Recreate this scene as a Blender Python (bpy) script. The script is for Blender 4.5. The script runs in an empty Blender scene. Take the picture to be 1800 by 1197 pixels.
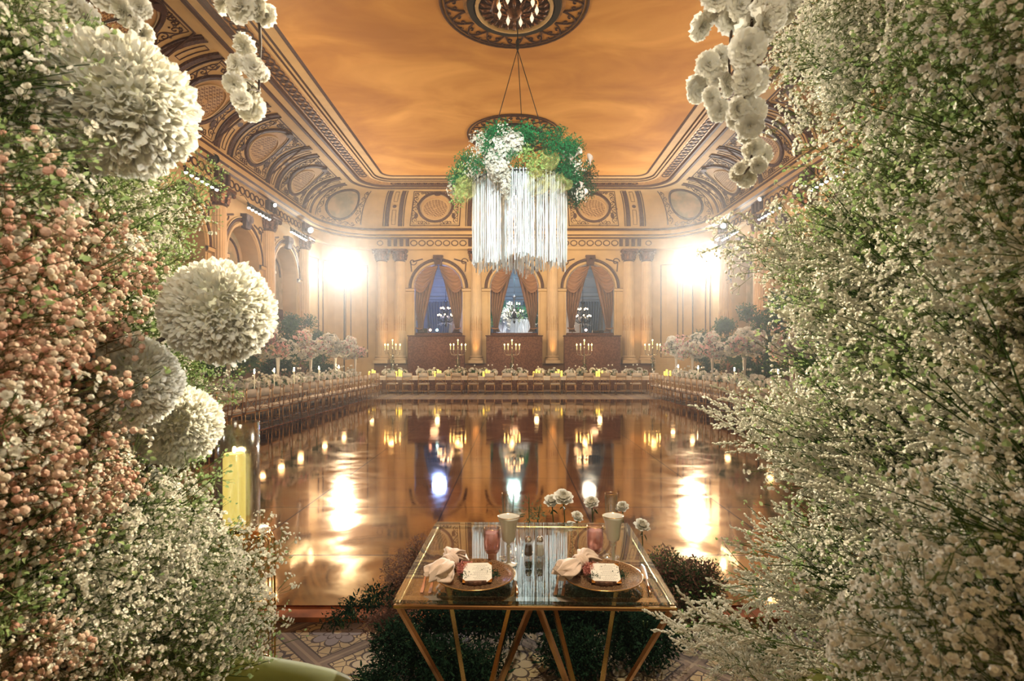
import bpy, math, random
import numpy as np
from mathutils import Vector, Matrix, Euler
random.seed(7); rng = np.random.default_rng(7)
sc = bpy.context.scene
COL = sc.collection
PI = math.pi

# ------------------------------------------------------------------ camera
cam_d = bpy.data.cameras.new('camera'); cam = bpy.data.objects.new('camera', cam_d); COL.objects.link(cam)
cam.location = (0, 0, 1.6); cam.rotation_euler = (PI/2, 0, 0)
cam_d.sensor_width = 36; cam_d.lens = 19.0
cam_d.shift_x = -4/1800; cam_d.shift_y = 29.5/1800
cam_d.clip_start = 0.02; cam_d.clip_end = 200
cam_d.dof.use_dof = True; cam_d.dof.focus_distance = 2.6; cam_d.dof.aperture_fstop = 9.0
sc.camera = cam
sc.view_settings.view_transform = 'Standard'; sc.view_settings.look = 'None'
sc.view_settings.gamma = 1.0; sc.view_settings.use_curve_mapping = False
sc.view_settings.exposure = 0.0
try:
    sc.cycles.use_denoising = True; sc.cycles.denoiser = 'OPENIMAGEDENOISE'
    sc.cycles.max_bounces = 6; sc.cycles.diffuse_bounces = 2; sc.cycles.glossy_bounces = 4
    sc.cycles.transmission_bounces = 5; sc.cycles.transparent_max_bounces = 12; sc.cycles.volume_bounces = 0
    sc.cycles.sample_clamp_indirect = 4.0; sc.cycles.caustics_reflective = False; sc.cycles.caustics_refractive = False
    sc.cycles.use_adaptive_sampling = True; sc.cycles.adaptive_threshold = 0.045; sc.cycles.time_limit = 1050
except Exception: pass

# ------------------------------------------------------------------ world and main lights
wd = bpy.data.worlds.new('world'); sc.world = wd; wd.use_nodes = True
wd.node_tree.nodes['Background'].inputs[0].default_value = (0.75, 0.42, 0.2, 1)
wd.node_tree.nodes['Background'].inputs[1].default_value = 0.0
# thin haze added through the whole hall to give the follow spots their glare
_v = wd.node_tree.nodes.new('ShaderNodeVolumeScatter'); _v.inputs['Density'].default_value = .0018; _v.inputs['Anisotropy'].default_value = .82
wd.node_tree.links.new(_v.outputs[0], wd.node_tree.nodes['World Output'].inputs['Volume'])

def aim(o, target):
    d = Vector(target) - o.location
    o.rotation_euler = d.to_track_quat('-Z', 'Y').to_euler()
def spot(name, loc, target, power, color, angle=40, blend=.5, size=.15):
    l = bpy.data.lights.new(name, 'SPOT'); l.energy = power; l.color = color
    l.spot_size = math.radians(angle); l.spot_blend = blend; l.shadow_soft_size = size
    o = bpy.data.objects.new(name, l); COL.objects.link(o); o.location = loc; aim(o, target); return o
def area(name, loc, target, power, color, sx, sy=None, spread=180):
    l = bpy.data.lights.new(name, 'AREA'); l.energy = power; l.color = color; l.shape = 'RECTANGLE'
    l.size = sx; l.size_y = sy or sx; l.spread = math.radians(spread)
    o = bpy.data.objects.new(name, l); COL.objects.link(o); o.location = loc; aim(o, target)
    return o
def point(name, loc, power, color, size=.08):
    l = bpy.data.lights.new(name, 'POINT'); l.energy = power; l.color = color; l.shadow_soft_size = size
    o = bpy.data.objects.new(name, l); COL.objects.link(o); o.location = loc; return o

AMB = (1.0, .48, .14); WARM = (1.0, .74, .47); WHITE = (1.0, .93, .82)
# amber uplights that wash the ceiling and the cove
for s in (-1, 1):
    for y in (3.0, 9.0, 15.0, 21.0):
        spot('amber_wash', (s*7.3, y, 4.6), (s*1.4, y+.5, 9.5), 330+26*y, (1, .60, .24), 130, .8, .35)
    for y in (10.0, 17.0):
        area('side_wash', (s*5.2, y, 5.2), (s*9.4, y, 5.0), 120, (1, .56, .27), 5.0, 1.2, 150)
area('far_wash', (0, 19.5, 6.2), (0, 27, 5.0), 270, (1, .70, .42), 12.0, 1.2, 130)
area('cove_wash', (0, 21.5, 5.6), (0, 26, 9.0), 120, (1, .68, .38), 11.0, .8, 130)
# the two follow spots on the far corners, pointed into the room
FOLLOW = [(-8.15, 25.9, 5.75), (8.55, 25.9, 5.95)]
for i, p in enumerate(FOLLOW):
    spot('follow_spot_beam', (p[0]*.985, p[1]-.42, p[2]), (p[0]*-.02, 0, 1.7), 19000, (1.0, .95, .84), 26, 1.0, .22)
# theatrical spots from above; the fills are unseen additions that brighten flowers
spot('chandelier_key', (1.2, 1.0, 8.6), (-.2, 12.1, 4.9), 7000, (.86, 1.0, .93), 24, .6, .3)
spot('chandelier_key', (-2.6, .2, 8.0), (0, 12.1, 4.6), 3600, (.9, .97, 1.0), 24, .6, .3)
for s in (-1, 1):
    for y in (11.0, 16.5, 21.0): spot('centrepiece_fill', (s*2.5, y-2.5, 8.6), (s*6.9, y, 1.6), 1150, (1, .90, .78), 42, .9, .2)  # added spots that brighten the tall vases on the side tables
spot('table_pin', (.5, 1.1, 7.6), (.1, 2.3, .75), 1700, (1, .86, .66), 19, .7, .12)
spot('flower_key', (3.2, 4.7, 5.3), (-.42, 1.65, 2.3), 6000, (1, .85, .58), 19, 1.0, .25)
spot('flower_key', (-3.2, 4.7, 5.3), (.50, 1.95, 2.35), 8500, (1, .86, .60), 20, 1.0, .25)
spot('flower_fill', (.25, -.9, 2.6), (-.50, 1.0, 1.86), 125, (1, .94, .80), 31, 1.0, .25)  # added on the camera side to brighten the pompom flowers
spot('blossom_fill', (-.1, -.9, 1.9), (.38, .95, 2.25), 62, (1, .95, .80), 24, .9, .2)  # added to brighten the hanging blossoms
spot('flower_top', (0, 1.5, 6.5), (0, 1.3, 1.2), 35, (1, .84, .6), 90, .8, .4)

# ------------------------------------------------------------------ mesh builder
class MB:
    def __init__(s): s.V = []; s.F = []; s.n = 0
    def add(s, V, F, mat=0):
        V = np.asarray(V, float).reshape(-1, 3)
        if isinstance(F, np.ndarray): F = [F]
        elif F and not isinstance(F[0], np.ndarray):
            g = {}
            for f in F: g.setdefault(len(f), []).append(f)
            F = [np.array(x) for x in g.values()]
        for f in F:
            if len(f): s.F.append((f + s.n, mat))
        s.V.append(V); s.n += len(V); return s
    def inst(s, T, M, mat=0):
        V, Fs = T; M = np.asarray(M, float); N = len(M); k = len(V)
        if N == 0: return s
        W = np.einsum('nij,kj->nki', M[:, :3, :3], V) + M[:, None, :3, 3]
        off = (np.arange(N)*k)[:, None, None]
        s.add(W.reshape(-1, 3), [(f[None]+off).reshape(-1, f.shape[1]) for f in Fs], mat); return s
    def join(s, o, mat=0):
        for f, m in o.F: s.F.append((f + s.n, m + mat))
        s.V += o.V; s.n += o.n; return s
    def xf(s, M):
        M = np.array(M); s.V = [v @ M[:3, :3].T + M[:3, 3] for v in s.V]; return s
    def tmpl(s):
        return np.concatenate(s.V), [f for f, m in s.F]
    def mesh(s, name, mats, smooth=False):
        me = bpy.data.meshes.new(name)
        V = np.concatenate(s.V).astype(np.float32)
        L = np.concatenate([f.ravel() for f, m in s.F]).astype(np.int32)
        tot = np.concatenate([np.full(len(f), f.shape[1]) for f, m in s.F])
        mi = np.concatenate([np.full(len(f), m) for f, m in s.F]).astype(np.int32)
        st = np.concatenate([[0], np.cumsum(tot)[:-1]]).astype(np.int32)
        me.vertices.add(len(V)); me.vertices.foreach_set('co', V.ravel())
        me.loops.add(len(L)); me.loops.foreach_set('vertex_index', L)
        me.polygons.add(len(tot)); me.polygons.foreach_set('loop_start', st)
        me.polygons.foreach_set('material_index', mi)
        me.polygons.foreach_set('use_smooth', np.full(len(tot), bool(smooth)))
        me.update(calc_edges=True)
        for m in (mats if isinstance(mats, (list, tuple)) else [mats]): me.materials.append(m)
        return me
    def build(s, name, mats, parent=None, smooth=False):
        o = bpy.data.objects.new(name, s.mesh(name, mats, smooth)); COL.objects.link(o)
        if parent is not None: o.parent = parent
        return o
    # --- primitives
    def box(s, c, d, mat=0, rz=0.0):
        x, y, z = d[0]/2, d[1]/2, d[2]/2
        V = np.array([(-x,-y,-z),(x,-y,-z),(x,y,-z),(-x,y,-z),(-x,-y,z),(x,-y,z),(x,y,z),(-x,y,z)])
        if rz: V = V @ rotz(rz).T
        return s.add(V + np.array(c), np.array([(0,3,2,1),(4,5,6,7),(0,1,5,4),(1,2,6,5),(2,3,7,6),(3,0,4,7)]), mat)
    def cbox(s, c, d, b=.01, mat=0, rz=0.0):        # box with chamfered edges (rounded rectangle section, chamfered top and bottom)
        x, y, z = d[0]/2, d[1]/2, d[2]/2
        def ring(e, zz):
            X, Y = x-e, y-e; k = b
            return [(-X+k,-Y,zz),(X-k,-Y,zz),(X,-Y+k,zz),(X,Y-k,zz),(X-k,Y,zz),(-X+k,Y,zz),(-X,Y-k,zz),(-X,-Y+k,zz)]
        V = np.array(ring(b,-z)+ring(0,-z+b)+ring(0,z-b)+ring(b,z))
        if rz: V = V @ rotz(rz).T
        F = [tuple(range(7,-1,-1)), tuple(range(24,32))]
        for r in range(3):
            for i in range(8):
                j = (i+1) % 8; F.append((r*8+i, r*8+j, r*8+8+j, r*8+8+i))
        return s.add(V + np.array(c), F, mat)
    def lathe(s, prof, c=(0,0,0), n=24, mat=0, sx=1, sy=1, cap=True):
        P = np.array(prof, float); m = len(P); a = np.arange(n)*2*PI/n
        V = np.stack([np.outer(P[:,0], np.cos(a))*sx, np.outer(P[:,0], np.sin(a))*sy, np.repeat(P[:,1:2], n, 1)], -1).reshape(-1,3)
        i = np.arange(m-1)[:,None]*n; j = np.arange(n)[None]; k = (j+1) % n
        F = np.stack([i+j, i+k, i+n+k, i+n+j], -1).reshape(-1,4)
        Fs = [F]
        if cap:
            if P[0,0] > 1e-4: Fs.append(np.arange(n)[::-1][None])
            if P[-1,0] > 1e-4: Fs.append((np.arange(n)+(m-1)*n)[None])
        return s.add(V+np.array(c), Fs, mat)
    def tube(s, pts, r, n=6, mat=0, cap=True):
        P = np.array(pts, float); m = len(P)
        r = np.full(m, r) if np.isscalar(r) else np.array(r, float)
        T = np.gradient(P, axis=0); T /= np.linalg.norm(T, axis=1)[:,None]+1e-12
        ref = np.array([0,0,1.0]) if abs(T[0,2]) < .9 else np.array([1.0,0,0])
        A = np.zeros_like(P); a = np.cross(T[0], ref)
        for i in range(m):
            a = a - T[i]*a.dot(T[i]); nn = np.linalg.norm(a)
            if nn < 1e-6: a = np.cross(T[i], np.array([.3,.9,.1])); nn = np.linalg.norm(a)
            a = a/nn; A[i] = a
        B = np.cross(T, A); th = np.arange(n)*2*PI/n
        V = P[:,None] + r[:,None,None]*(np.cos(th)[None,:,None]*A[:,None]+np.sin(th)[None,:,None]*B[:,None])
        i = np.arange(m-1)[:,None]*n; j = np.arange(n)[None]; k = (j+1) % n
        Fs = [np.stack([i+j, i+k, i+n+k, i+n+j], -1).reshape(-1,4)]
        if cap and n > 2: Fs += [np.arange(n)[::-1][None], (np.arange(n)+(m-1)*n)[None]]
        return s.add(V.reshape(-1,3), Fs, mat)
    def bar(s, a, b, w, h=None, mat=0):
        h = h or w; a = np.array(a, float); b = np.array(b, float); t = (b-a)/np.linalg.norm(b-a)
        ref = np.array([0,0,1.0]) if abs(t[2]) < .95 else np.array([0,1.0,0])
        u = np.cross(t, ref); u /= np.linalg.norm(u); v = np.cross(u, t)
        V = [p + su*u*w/2 + sv*v*h/2 for p in (a,b) for su,sv in ((-1,-1),(1,-1),(1,1),(-1,1))]
        return s.add(V, np.array([(0,1,2,3),(7,6,5,4),(0,4,5,1),(1,5,6,2),(2,6,7,3),(3,7,4,0)]), mat)
    def grid(s, P, mat=0, closed=False):            # P (a,b,3)
        P = np.asarray(P, float); a, b = P.shape[:2]
        i = np.arange(a-1)[:,None]*b; nb = b if closed else b-1
        j = np.arange(nb)[None]; k = (j+1) % b
        return s.add(P.reshape(-1,3), np.stack([i+j, i+k, i+b+k, i+b+j], -1).reshape(-1,4), mat)
    def ball(s, c, r, n=10, m=6, mat=0, sz=1.0):
        a = np.linspace(-PI/2, PI/2, m+1)
        return s.lathe([(max(r*math.cos(t), 1e-5), r*sz*math.sin(t)) for t in a], c, n, mat, cap=False)

def rotz(a):
    c, s = math.cos(a), math.sin(a); return np.array([(c,-s,0),(s,c,0),(0,0,1.0)])
def TRS(loc, dirs, roll, scale):
    """matrices that take local +Z to dirs; arrays of N"""
    loc = np.asarray(loc, float); Z = np.asarray(dirs, float); Z = Z/np.linalg.norm(Z, axis=1)[:,None]
    ref = np.where(np.abs(Z[:,2:3]) < .95, np.array([[0,0,1.0]]), np.array([[1.0,0,0]]))
    X = np.cross(ref, Z); X /= np.linalg.norm(X, axis=1)[:,None]; Y = np.cross(Z, X)
    c, s = np.cos(roll)[:,None], np.sin(roll)[:,None]
    X2, Y2 = X*c+Y*s, Y*c-X*s
    sca = np.broadcast_to(np.asarray(scale, float), (len(loc),))[:,None]
    M = np.zeros((len(loc),4,4)); M[:,:3,0] = X2*sca; M[:,:3,1] = Y2*sca; M[:,:3,2] = Z*sca; M[:,:3,3] = loc; M[:,3,3] = 1
    return M
def rdirs(n, g=rng):
    v = g.normal(size=(n,3)); return v/np.linalg.norm(v, axis=1)[:,None]

# ------------------------------------------------------------------ tags
def tag(o, label=None, cat=None, group=None, kind=None):
    if label: o['label'] = label
    if cat: o['category'] = cat
    if group: o['group'] = group
    if kind: o['kind'] = kind
    return o
def thing(name, label, cat, loc=(0,0,0), rz=0, group=None):
    o = bpy.data.objects.new(name, None); COL.objects.link(o); o.location = loc; o.rotation_euler = (0,0,rz)
    return tag(o, label, cat, group)
def dup(root, loc=None, rz=None, label=None, group=None, scale=None):
    r = root.copy(); COL.objects.link(r)
    if loc is not None: r.location = loc
    if rz is not None: r.rotation_euler = (0,0,rz)
    if scale is not None: r.scale = (scale,)*3
    if label: r['label'] = label
    if group: r['group'] = group
    for ch in list(root.children):
        c = ch.copy(); COL.objects.link(c); c.parent = r
        for g in list(ch.children):
            d = g.copy(); COL.objects.link(d); d.parent = c
    return r

# ------------------------------------------------------------------ materials
def new_mat(name):
    m = bpy.data.materials.new(name); m.use_nodes = True; nt = m.node_tree
    return m, nt, nt.nodes['Principled BSDF'], nt.nodes['Material Output']
def N(nt, t, **kw):
    n = nt.nodes.new(t)
    for k, v in kw.items():
        if k.startswith('i_'):
            n.inputs[int(k[2:]) if k[2:].isdigit() else k[2:]].default_value = v
        else: setattr(n, k, v)
    return n
def P(name, col, rough=.6, metal=0.0, var=0.0, vscale=6.0, bump=0.0, bscale=40.0, emit=None, estr=0.0, spec=.5, sheen=0.0, coat=0.0, col2=None, detail=4.0):
    m, nt, b, out = new_mat(name); L = nt.links
    b.inputs['Base Color'].default_value = (*col, 1); b.inputs['Roughness'].default_value = rough
    b.inputs['Metallic'].default_value = metal; b.inputs['Specular IOR Level'].default_value = spec
    if sheen: b.inputs['Sheen Weight'].default_value = sheen
    if coat: b.inputs['Coat Weight'].default_value = coat; b.inputs['Coat Roughness'].default_value = .05
    tc = N(nt, 'ShaderNodeTexCoord')
    if var or col2:
        no = N(nt, 'ShaderNodeTexNoise', i_Scale=vscale, i_Detail=detail)
        L.new(tc.outputs['Object'], no.inputs['Vector'])
        mx = N(nt, 'ShaderNodeMix', data_type='RGBA'); c2 = col2 or tuple(c*(1-var) for c in col)
        mx.inputs[6].default_value = (*c2, 1); mx.inputs[7].default_value = (*col, 1)
        rp = N(nt, 'ShaderNodeMapRange'); rp.inputs[1].default_value = .38; rp.inputs[2].default_value = .62
        L.new(no.outputs['Fac'], rp.inputs[0]); L.new(rp.outputs[0], mx.inputs[0]); L.new(mx.outputs[2], b.inputs['Base Color'])
    if bump:
        nb = N(nt, 'ShaderNodeTexNoise', i_Scale=bscale, i_Detail=3.0); L.new(tc.outputs['Object'], nb.inputs['Vector'])
        bp = N(nt, 'ShaderNodeBump', i_Strength=bump, i_Distance=.02); L.new(nb.outputs['Fac'], bp.inputs['Height']); L.new(bp.outputs[0], b.inputs['Normal'])
    if emit: b.inputs['Emission Color'].default_value = (*emit, 1); b.inputs['Emission Strength'].default_value = estr
    return m
def EM(name, col, s):
    m, nt, b, out = new_mat(name); nt.nodes.remove(b); e = N(nt, 'ShaderNodeEmission'); e.inputs[0].default_value = (*col, 1); e.inputs[1].default_value = s
    nt.links.new(e.outputs[0], out.inputs[0]); return m
def PETAL(name, col, col2, trans=.35, rnd=True, rough=.7, objrnd=False):
    """thin petal or leaf: diffuse with some light coming through, colour varying from flower to flower"""
    m, nt, b, out = new_mat(name); nt.nodes.remove(b); L = nt.links
    g = N(nt, 'ShaderNodeNewGeometry'); mx = N(nt, 'ShaderNodeMix', data_type='RGBA')
    mx.inputs[6].default_value = (*col, 1); mx.inputs[7].default_value = (*col2, 1)
    if objrnd: oi = N(nt, 'ShaderNodeObjectInfo'); L.new(oi.outputs['Random'], mx.inputs[0])
    else: L.new(g.outputs['Random Per Island'], mx.inputs[0])
    d = N(nt, 'ShaderNodeBsdfDiffuse'); t = N(nt, 'ShaderNodeBsdfTranslucent'); ms = N(nt, 'ShaderNodeMixShader'); ms.inputs[0].default_value = trans
    L.new(mx.outputs[2], d.inputs[0]); L.new(mx.outputs[2], t.inputs[0]); L.new(d.outputs[0], ms.inputs[1]); L.new(t.outputs[0], ms.inputs[2])
    L.new(ms.outputs[0], out.inputs[0]); return m
def GLASS(name, col=(1,1,1), rough=0.0, ior=1.45, thin=True, tint=1.0, gl=1.0):
    """thin walled glass: clear with a fresnel reflection (no noise from caustics)"""
    m, nt, b, out = new_mat(name); nt.nodes.remove(b); L = nt.links
    lw = N(nt, 'ShaderNodeLayerWeight', i_0=.5); pw = N(nt, 'ShaderNodeMath', operation='POWER', i_1=4.0); L.new(lw.outputs['Facing'], pw.inputs[0])
    f0 = ((ior-1)/(ior+1))**2*2; fr = N(nt, 'ShaderNodeMapRange'); fr.inputs[3].default_value = f0; L.new(pw.outputs[0], fr.inputs[0])
    t = N(nt, 'ShaderNodeBsdfTransparent'); t.inputs[0].default_value = (*[c*tint for c in col], 1)
    g = N(nt, 'ShaderNodeBsdfGlossy'); g.inputs['Roughness'].default_value = rough; g.inputs[0].default_value = (gl, gl, gl, 1)
    ms = N(nt, 'ShaderNodeMixShader'); L.new(fr.outputs[0], ms.inputs[0]); L.new(t.outputs[0], ms.inputs[1]); L.new(g.outputs[0], ms.inputs[2])
    L.new(ms.outputs[0], out.inputs[0]); return m

_ONES = 'zeroth first second third fourth fifth sixth seventh eighth ninth tenth eleventh twelfth thirteenth fourteenth fifteenth sixteenth seventeenth eighteenth nineteenth'.split()
def ordn(i):
    if i < 20: return _ONES[i]
    t = {2: 'twent', 3: 'thirt'}[i//10]
    return t+'ieth' if i % 10 == 0 else t+'y-'+_ONES[i % 10]
def fromend(i, n, what):
    """i counts from the far end"""
    return f'the one at the far end of {what}' if i == 0 else f'{ordn(i+1)} from the far end of {what}'
M = {}
M['cream'] = P('cream_plaster', (.60, .455, .25), .65, var=.12, vscale=2.0, bump=.08, bscale=30)
M['cream2'] = P('ivory_plaster', (.66, .52, .34), .6, var=.1, vscale=3.0)
M['gold'] = P('antique_gold_leaf', (.50, .29, .11), .5, .3, var=.35, vscale=9)
M['brown'] = P('bronze_brown_relief', (.085, .032, .016), .55, .0, var=.45, vscale=14, bump=.3, bscale=50)
M['brown2'] = P('stippled_brown_band', (.12, .055, .032), .6, col2=(.045, .018, .012), vscale=26, bump=.3, bscale=60)
M['panel'] = P('tan_panel_plaster', (.50, .34, .18), .65, var=.12, vscale=3)
M['floorbrown'] = P('dark_parquet', (.07, .03, .018), .5)
# ------------------------------------------------------------------ ceiling material: mottled ochre plaster, gobo light patches put into the colour
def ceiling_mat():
    m, nt, b, out = new_mat('ochre_gobo_patches'); L = nt.links
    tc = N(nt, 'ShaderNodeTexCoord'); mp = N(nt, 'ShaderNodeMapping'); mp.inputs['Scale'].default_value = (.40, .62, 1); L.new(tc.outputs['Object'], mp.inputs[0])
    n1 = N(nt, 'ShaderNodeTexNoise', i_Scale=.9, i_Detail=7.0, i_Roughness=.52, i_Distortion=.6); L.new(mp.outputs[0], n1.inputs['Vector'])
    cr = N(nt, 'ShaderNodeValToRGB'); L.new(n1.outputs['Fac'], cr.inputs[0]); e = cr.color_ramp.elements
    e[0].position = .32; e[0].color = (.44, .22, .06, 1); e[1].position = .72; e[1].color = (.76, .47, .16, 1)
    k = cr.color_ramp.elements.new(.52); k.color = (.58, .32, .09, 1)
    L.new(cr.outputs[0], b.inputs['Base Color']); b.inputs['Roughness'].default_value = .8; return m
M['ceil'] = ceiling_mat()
def carpet_mat():
    """diamond lattice with a rosette in every diamond"""
    m, nt, b, out = new_mat('patterned_carpet'); L = nt.links
    def ma(op, a, c=None, d=None):
        n = N(nt, 'ShaderNodeMath', operation=op)
        for i, v in enumerate((a, c, d)):
            if v is None: continue
            if isinstance(v, (int, float)): n.inputs[i].default_value = v
            else: L.new(v, n.inputs[i])
        return n.outputs[0]
    tc = N(nt, 'ShaderNodeTexCoord'); sx = N(nt, 'ShaderNodeSeparateXYZ'); L.new(tc.outputs['Object'], sx.inputs[0])
    x = ma('ADD', sx.outputs[0], .045); y = ma('ADD', sx.outputs[1], -2.82)
    S = .463
    u = ma('ADD', ma('DIVIDE', ma('ADD', x, y), S*1.41421), .5); v = ma('ADD', ma('DIVIDE', ma('SUBTRACT', y, x), S*1.41421), .5)
    fu = ma('SUBTRACT', ma('FRACT', u), .5); fv = ma('SUBTRACT', ma('FRACT', v), .5)
    cell = ma('ABSOLUTE', ma('FLOORED_MODULO', ma('ADD', ma('FLOOR', u), ma('FLOOR', v)), 2.0))
    px = ma('SUBTRACT', fu, fv); py = ma('ADD', fu, fv)
    edge = ma('MAXIMUM', ma('ABSOLUTE', fu), ma('ABSOLUTE', fv))
    r = ma('SQRT', ma('ADD', ma('MULTIPLY', fu, fu), ma('MULTIPLY', fv, fv))); th = ma('ARCTAN2', py, px)
    pet = ma('ABSOLUTE', ma('COSINE', ma('MULTIPLY', th, 4.0)))
    R1 = ma('ADD', ma('MULTIPLY', ma('POWER', pet, .6), .14), .19)
    inflower = ma('LESS_THAN', r, R1); outl = ma('LESS_THAN', ma('ABSOLUTE', ma('SUBTRACT', r, R1)), .016)
    R2 = ma('ADD', ma('MULTIPLY', ma('POWER', ma('ABSOLUTE', ma('SINE', ma('MULTIPLY', th, 4.0))), .8), .08), .09)
    outl2 = ma('LESS_THAN', ma('ABSOLUTE', ma('SUBTRACT', r, R2)), .012)
    core = ma('LESS_THAN', r, .045)
    vor = N(nt, 'ShaderNodeTexVoronoi', feature='DISTANCE_TO_EDGE', i_Scale=17.0); L.new(tc.outputs['Object'], vor.inputs['Vector'])
    leaf = ma('MULTIPLY', ma('LESS_THAN', vor.outputs['Distance'], .045), ma('LESS_THAN', inflower, .5))
    band = ma('GREATER_THAN', edge, .425); bandl = ma('MULTIPLY', ma('GREATER_THAN', edge, .405), ma('LESS_THAN', edge, .425)); bandc = ma('GREATER_THAN', edge, .482)
    dark = ma('MAXIMUM', ma('MAXIMUM', outl, outl2), ma('MAXIMUM', leaf, bandl))
    def mix(f, a, c):
        n = N(nt, 'ShaderNodeMix', data_type='RGBA'); L.new(f, n.inputs[0])
        for i, vv in ((6, a), (7, c)):
            if isinstance(vv, tuple): n.inputs[i].default_value = (*vv, 1)
            else: L.new(vv, n.inputs[i])
        return n.outputs[2]
    field = (.52, .37, .20); fl = mix(cell, (.50, .38, .25), (.29, .235, .23))
    c = mix(inflower, field, fl); c = mix(core, c, (.62, .5, .34))
    c = mix(dark, c, (.09, .06, .05))
    c = mix(band, c, (.22, .15, .11)); c = mix(bandc, c, (.34, .24, .16))
    wv = N(nt, 'ShaderNodeTexNoise', i_Scale=420.0, i_Detail=1.0); L.new(tc.outputs['Object'], wv.inputs['Vector'])
    c2 = N(nt, 'ShaderNodeMix', data_type='RGBA', blend_type='MULTIPLY'); c2.inputs[0].default_value = .55; L.new(c, c2.inputs[6]); L.new(wv.outputs['Color'], c2.inputs[7])
    g = N(nt, 'ShaderNodeGamma', i_1=.9); L.new(c2.outputs[2], g.inputs[0]); L.new(g.outputs[0], b.inputs['Base Color'])
    bp = N(nt, 'ShaderNodeBump', i_Strength=.5, i_Distance=.004); L.new(wv.outputs['Fac'], bp.inputs['Height']); L.new(bp.outputs[0], b.inputs['Normal'])
    b.inputs['Roughness'].default_value = .95; b.inputs['Specular IOR Level'].default_value = .1; return m
M['carpet'] = carpet_mat()
def dance_mat():
    """polished bronze mirror panels with thin seams, slightly dented"""
    m, nt, b, out = new_mat('polished_bronze_panels'); L = nt.links
    tc = N(nt, 'ShaderNodeTexCoord'); sx = N(nt, 'ShaderNodeSeparateXYZ'); L.new(tc.outputs['Object'], sx.inputs[0])
    def ma(op, a, c=None):
        n = N(nt, 'ShaderNodeMath', operation=op)
        for i, v in enumerate((a, c)):
            if v is None: continue
            if isinstance(v, (int, float)): n.inputs[i].default_value = v
            else: L.new(v, n.inputs[i])
        return n.outputs[0]
    fu = ma('FRACT', ma('DIVIDE', ma('ADD', sx.outputs[0], .725+14.5), 1.45)); fv = ma('FRACT', ma('DIVIDE', ma('ADD', sx.outputs[1], .64), 1.36))
    du = ma('MINIMUM', fu, ma('SUBTRACT', 1.0, fu)); dv = ma('MINIMUM', fv, ma('SUBTRACT', 1.0, fv))
    seam = ma('LESS_THAN', ma('MINIMUM', du, dv), .006)
    # every panel is tilted a hair differently and softly dented
    cx = ma('FLOOR', ma('DIVIDE', ma('ADD', sx.outputs[0], .725+14.5), 1.45)); cy = ma('FLOOR', ma('DIVIDE', ma('ADD', sx.outputs[1], .64), 1.36))
    cb = N(nt, 'ShaderNodeCombineXYZ'); L.new(cx, cb.inputs[0]); L.new(cy, cb.inputs[1])
    wn = N(nt, 'ShaderNodeTexWhiteNoise', noise_dimensions='2D'); L.new(cb.outputs[0], wn.inputs['Vector'])
    vs = N(nt, 'ShaderNodeVectorMath', operation='SUBTRACT'); L.new(wn.outputs['Color'], vs.inputs[0]); vs.inputs[1].default_value = (.5, .5, .5)
    vm = N(nt, 'ShaderNodeVectorMath', operation='MULTIPLY'); L.new(vs.outputs[0], vm.inputs[0]); vm.inputs[1].default_value = (.003, .004, 0)
    n1 = N(nt, 'ShaderNodeTexNoise', i_Scale=1.1, i_Detail=2.5); L.new(tc.outputs['Object'], n1.inputs['Vector'])
    n2 = N(nt, 'ShaderNodeTexNoise', i_Scale=9.0, i_Detail=4.0, i_Distortion=1.5); L.new(tc.outputs['Object'], n2.inputs['Vector'])
    bp = N(nt, 'ShaderNodeBump', i_Strength=.05, i_Distance=.02); L.new(n1.outputs['Fac'], bp.inputs['Height'])
    bp2 = N(nt, 'ShaderNodeBump', i_Strength=.03, i_Distance=.004); L.new(n2.outputs['Fac'], bp2.inputs['Height']); L.new(bp.outputs[0], bp2.inputs['Normal'])
    va = N(nt, 'ShaderNodeVectorMath', operation='ADD'); L.new(bp2.outputs[0], va.inputs[0]); L.new(vm.outputs[0], va.inputs[1])
    nn = N(nt, 'ShaderNodeVectorMath', operation='NORMALIZE'); L.new(va.outputs[0], nn.inputs[0]); L.new(nn.outputs[0], b.inputs['Normal'])
    n3 = N(nt, 'ShaderNodeTexNoise', i_Scale=2.2, i_Detail=6.0, i_Distortion=.8); L.new(tc.outputs['Object'], n3.inputs['Vector'])
    cr = N(nt, 'ShaderNodeValToRGB'); L.new(n3.outputs['Fac'], cr.inputs[0]); e = cr.color_ramp.elements
    e[0].position = .35; e[0].color = (.44, .21, .05, 1); e[1].position = .7; e[1].color = (.58, .33, .085, 1)
    mx = N(nt, 'ShaderNodeMix', data_type='RGBA'); L.new(seam, mx.inputs[0]); L.new(cr.outputs[0], mx.inputs[6]); mx.inputs[7].default_value = (.12, .05, .02, 1)
    L.new(mx.outputs[2], b.inputs['Base Color']); b.inputs['Metallic'].default_value = 1.0
    mr = N(nt, 'ShaderNodeMapRange'); mr.inputs[3].default_value = .03; mr.inputs[4].default_value = .11; L.new(n3.outputs['Fac'], mr.inputs[0])
    mr.inputs[1].default_value = .3; mr.inputs[2].default_value = .75
    L.new(mr.outputs[0], b.inputs['Roughness']); return m
M['dance'] = dance_mat()
M['wood'] = P('reddish_wood_edge', (.42, .13, .04), .85, var=.5, vscale=5, spec=.03)
M['grille'] = None
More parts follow.
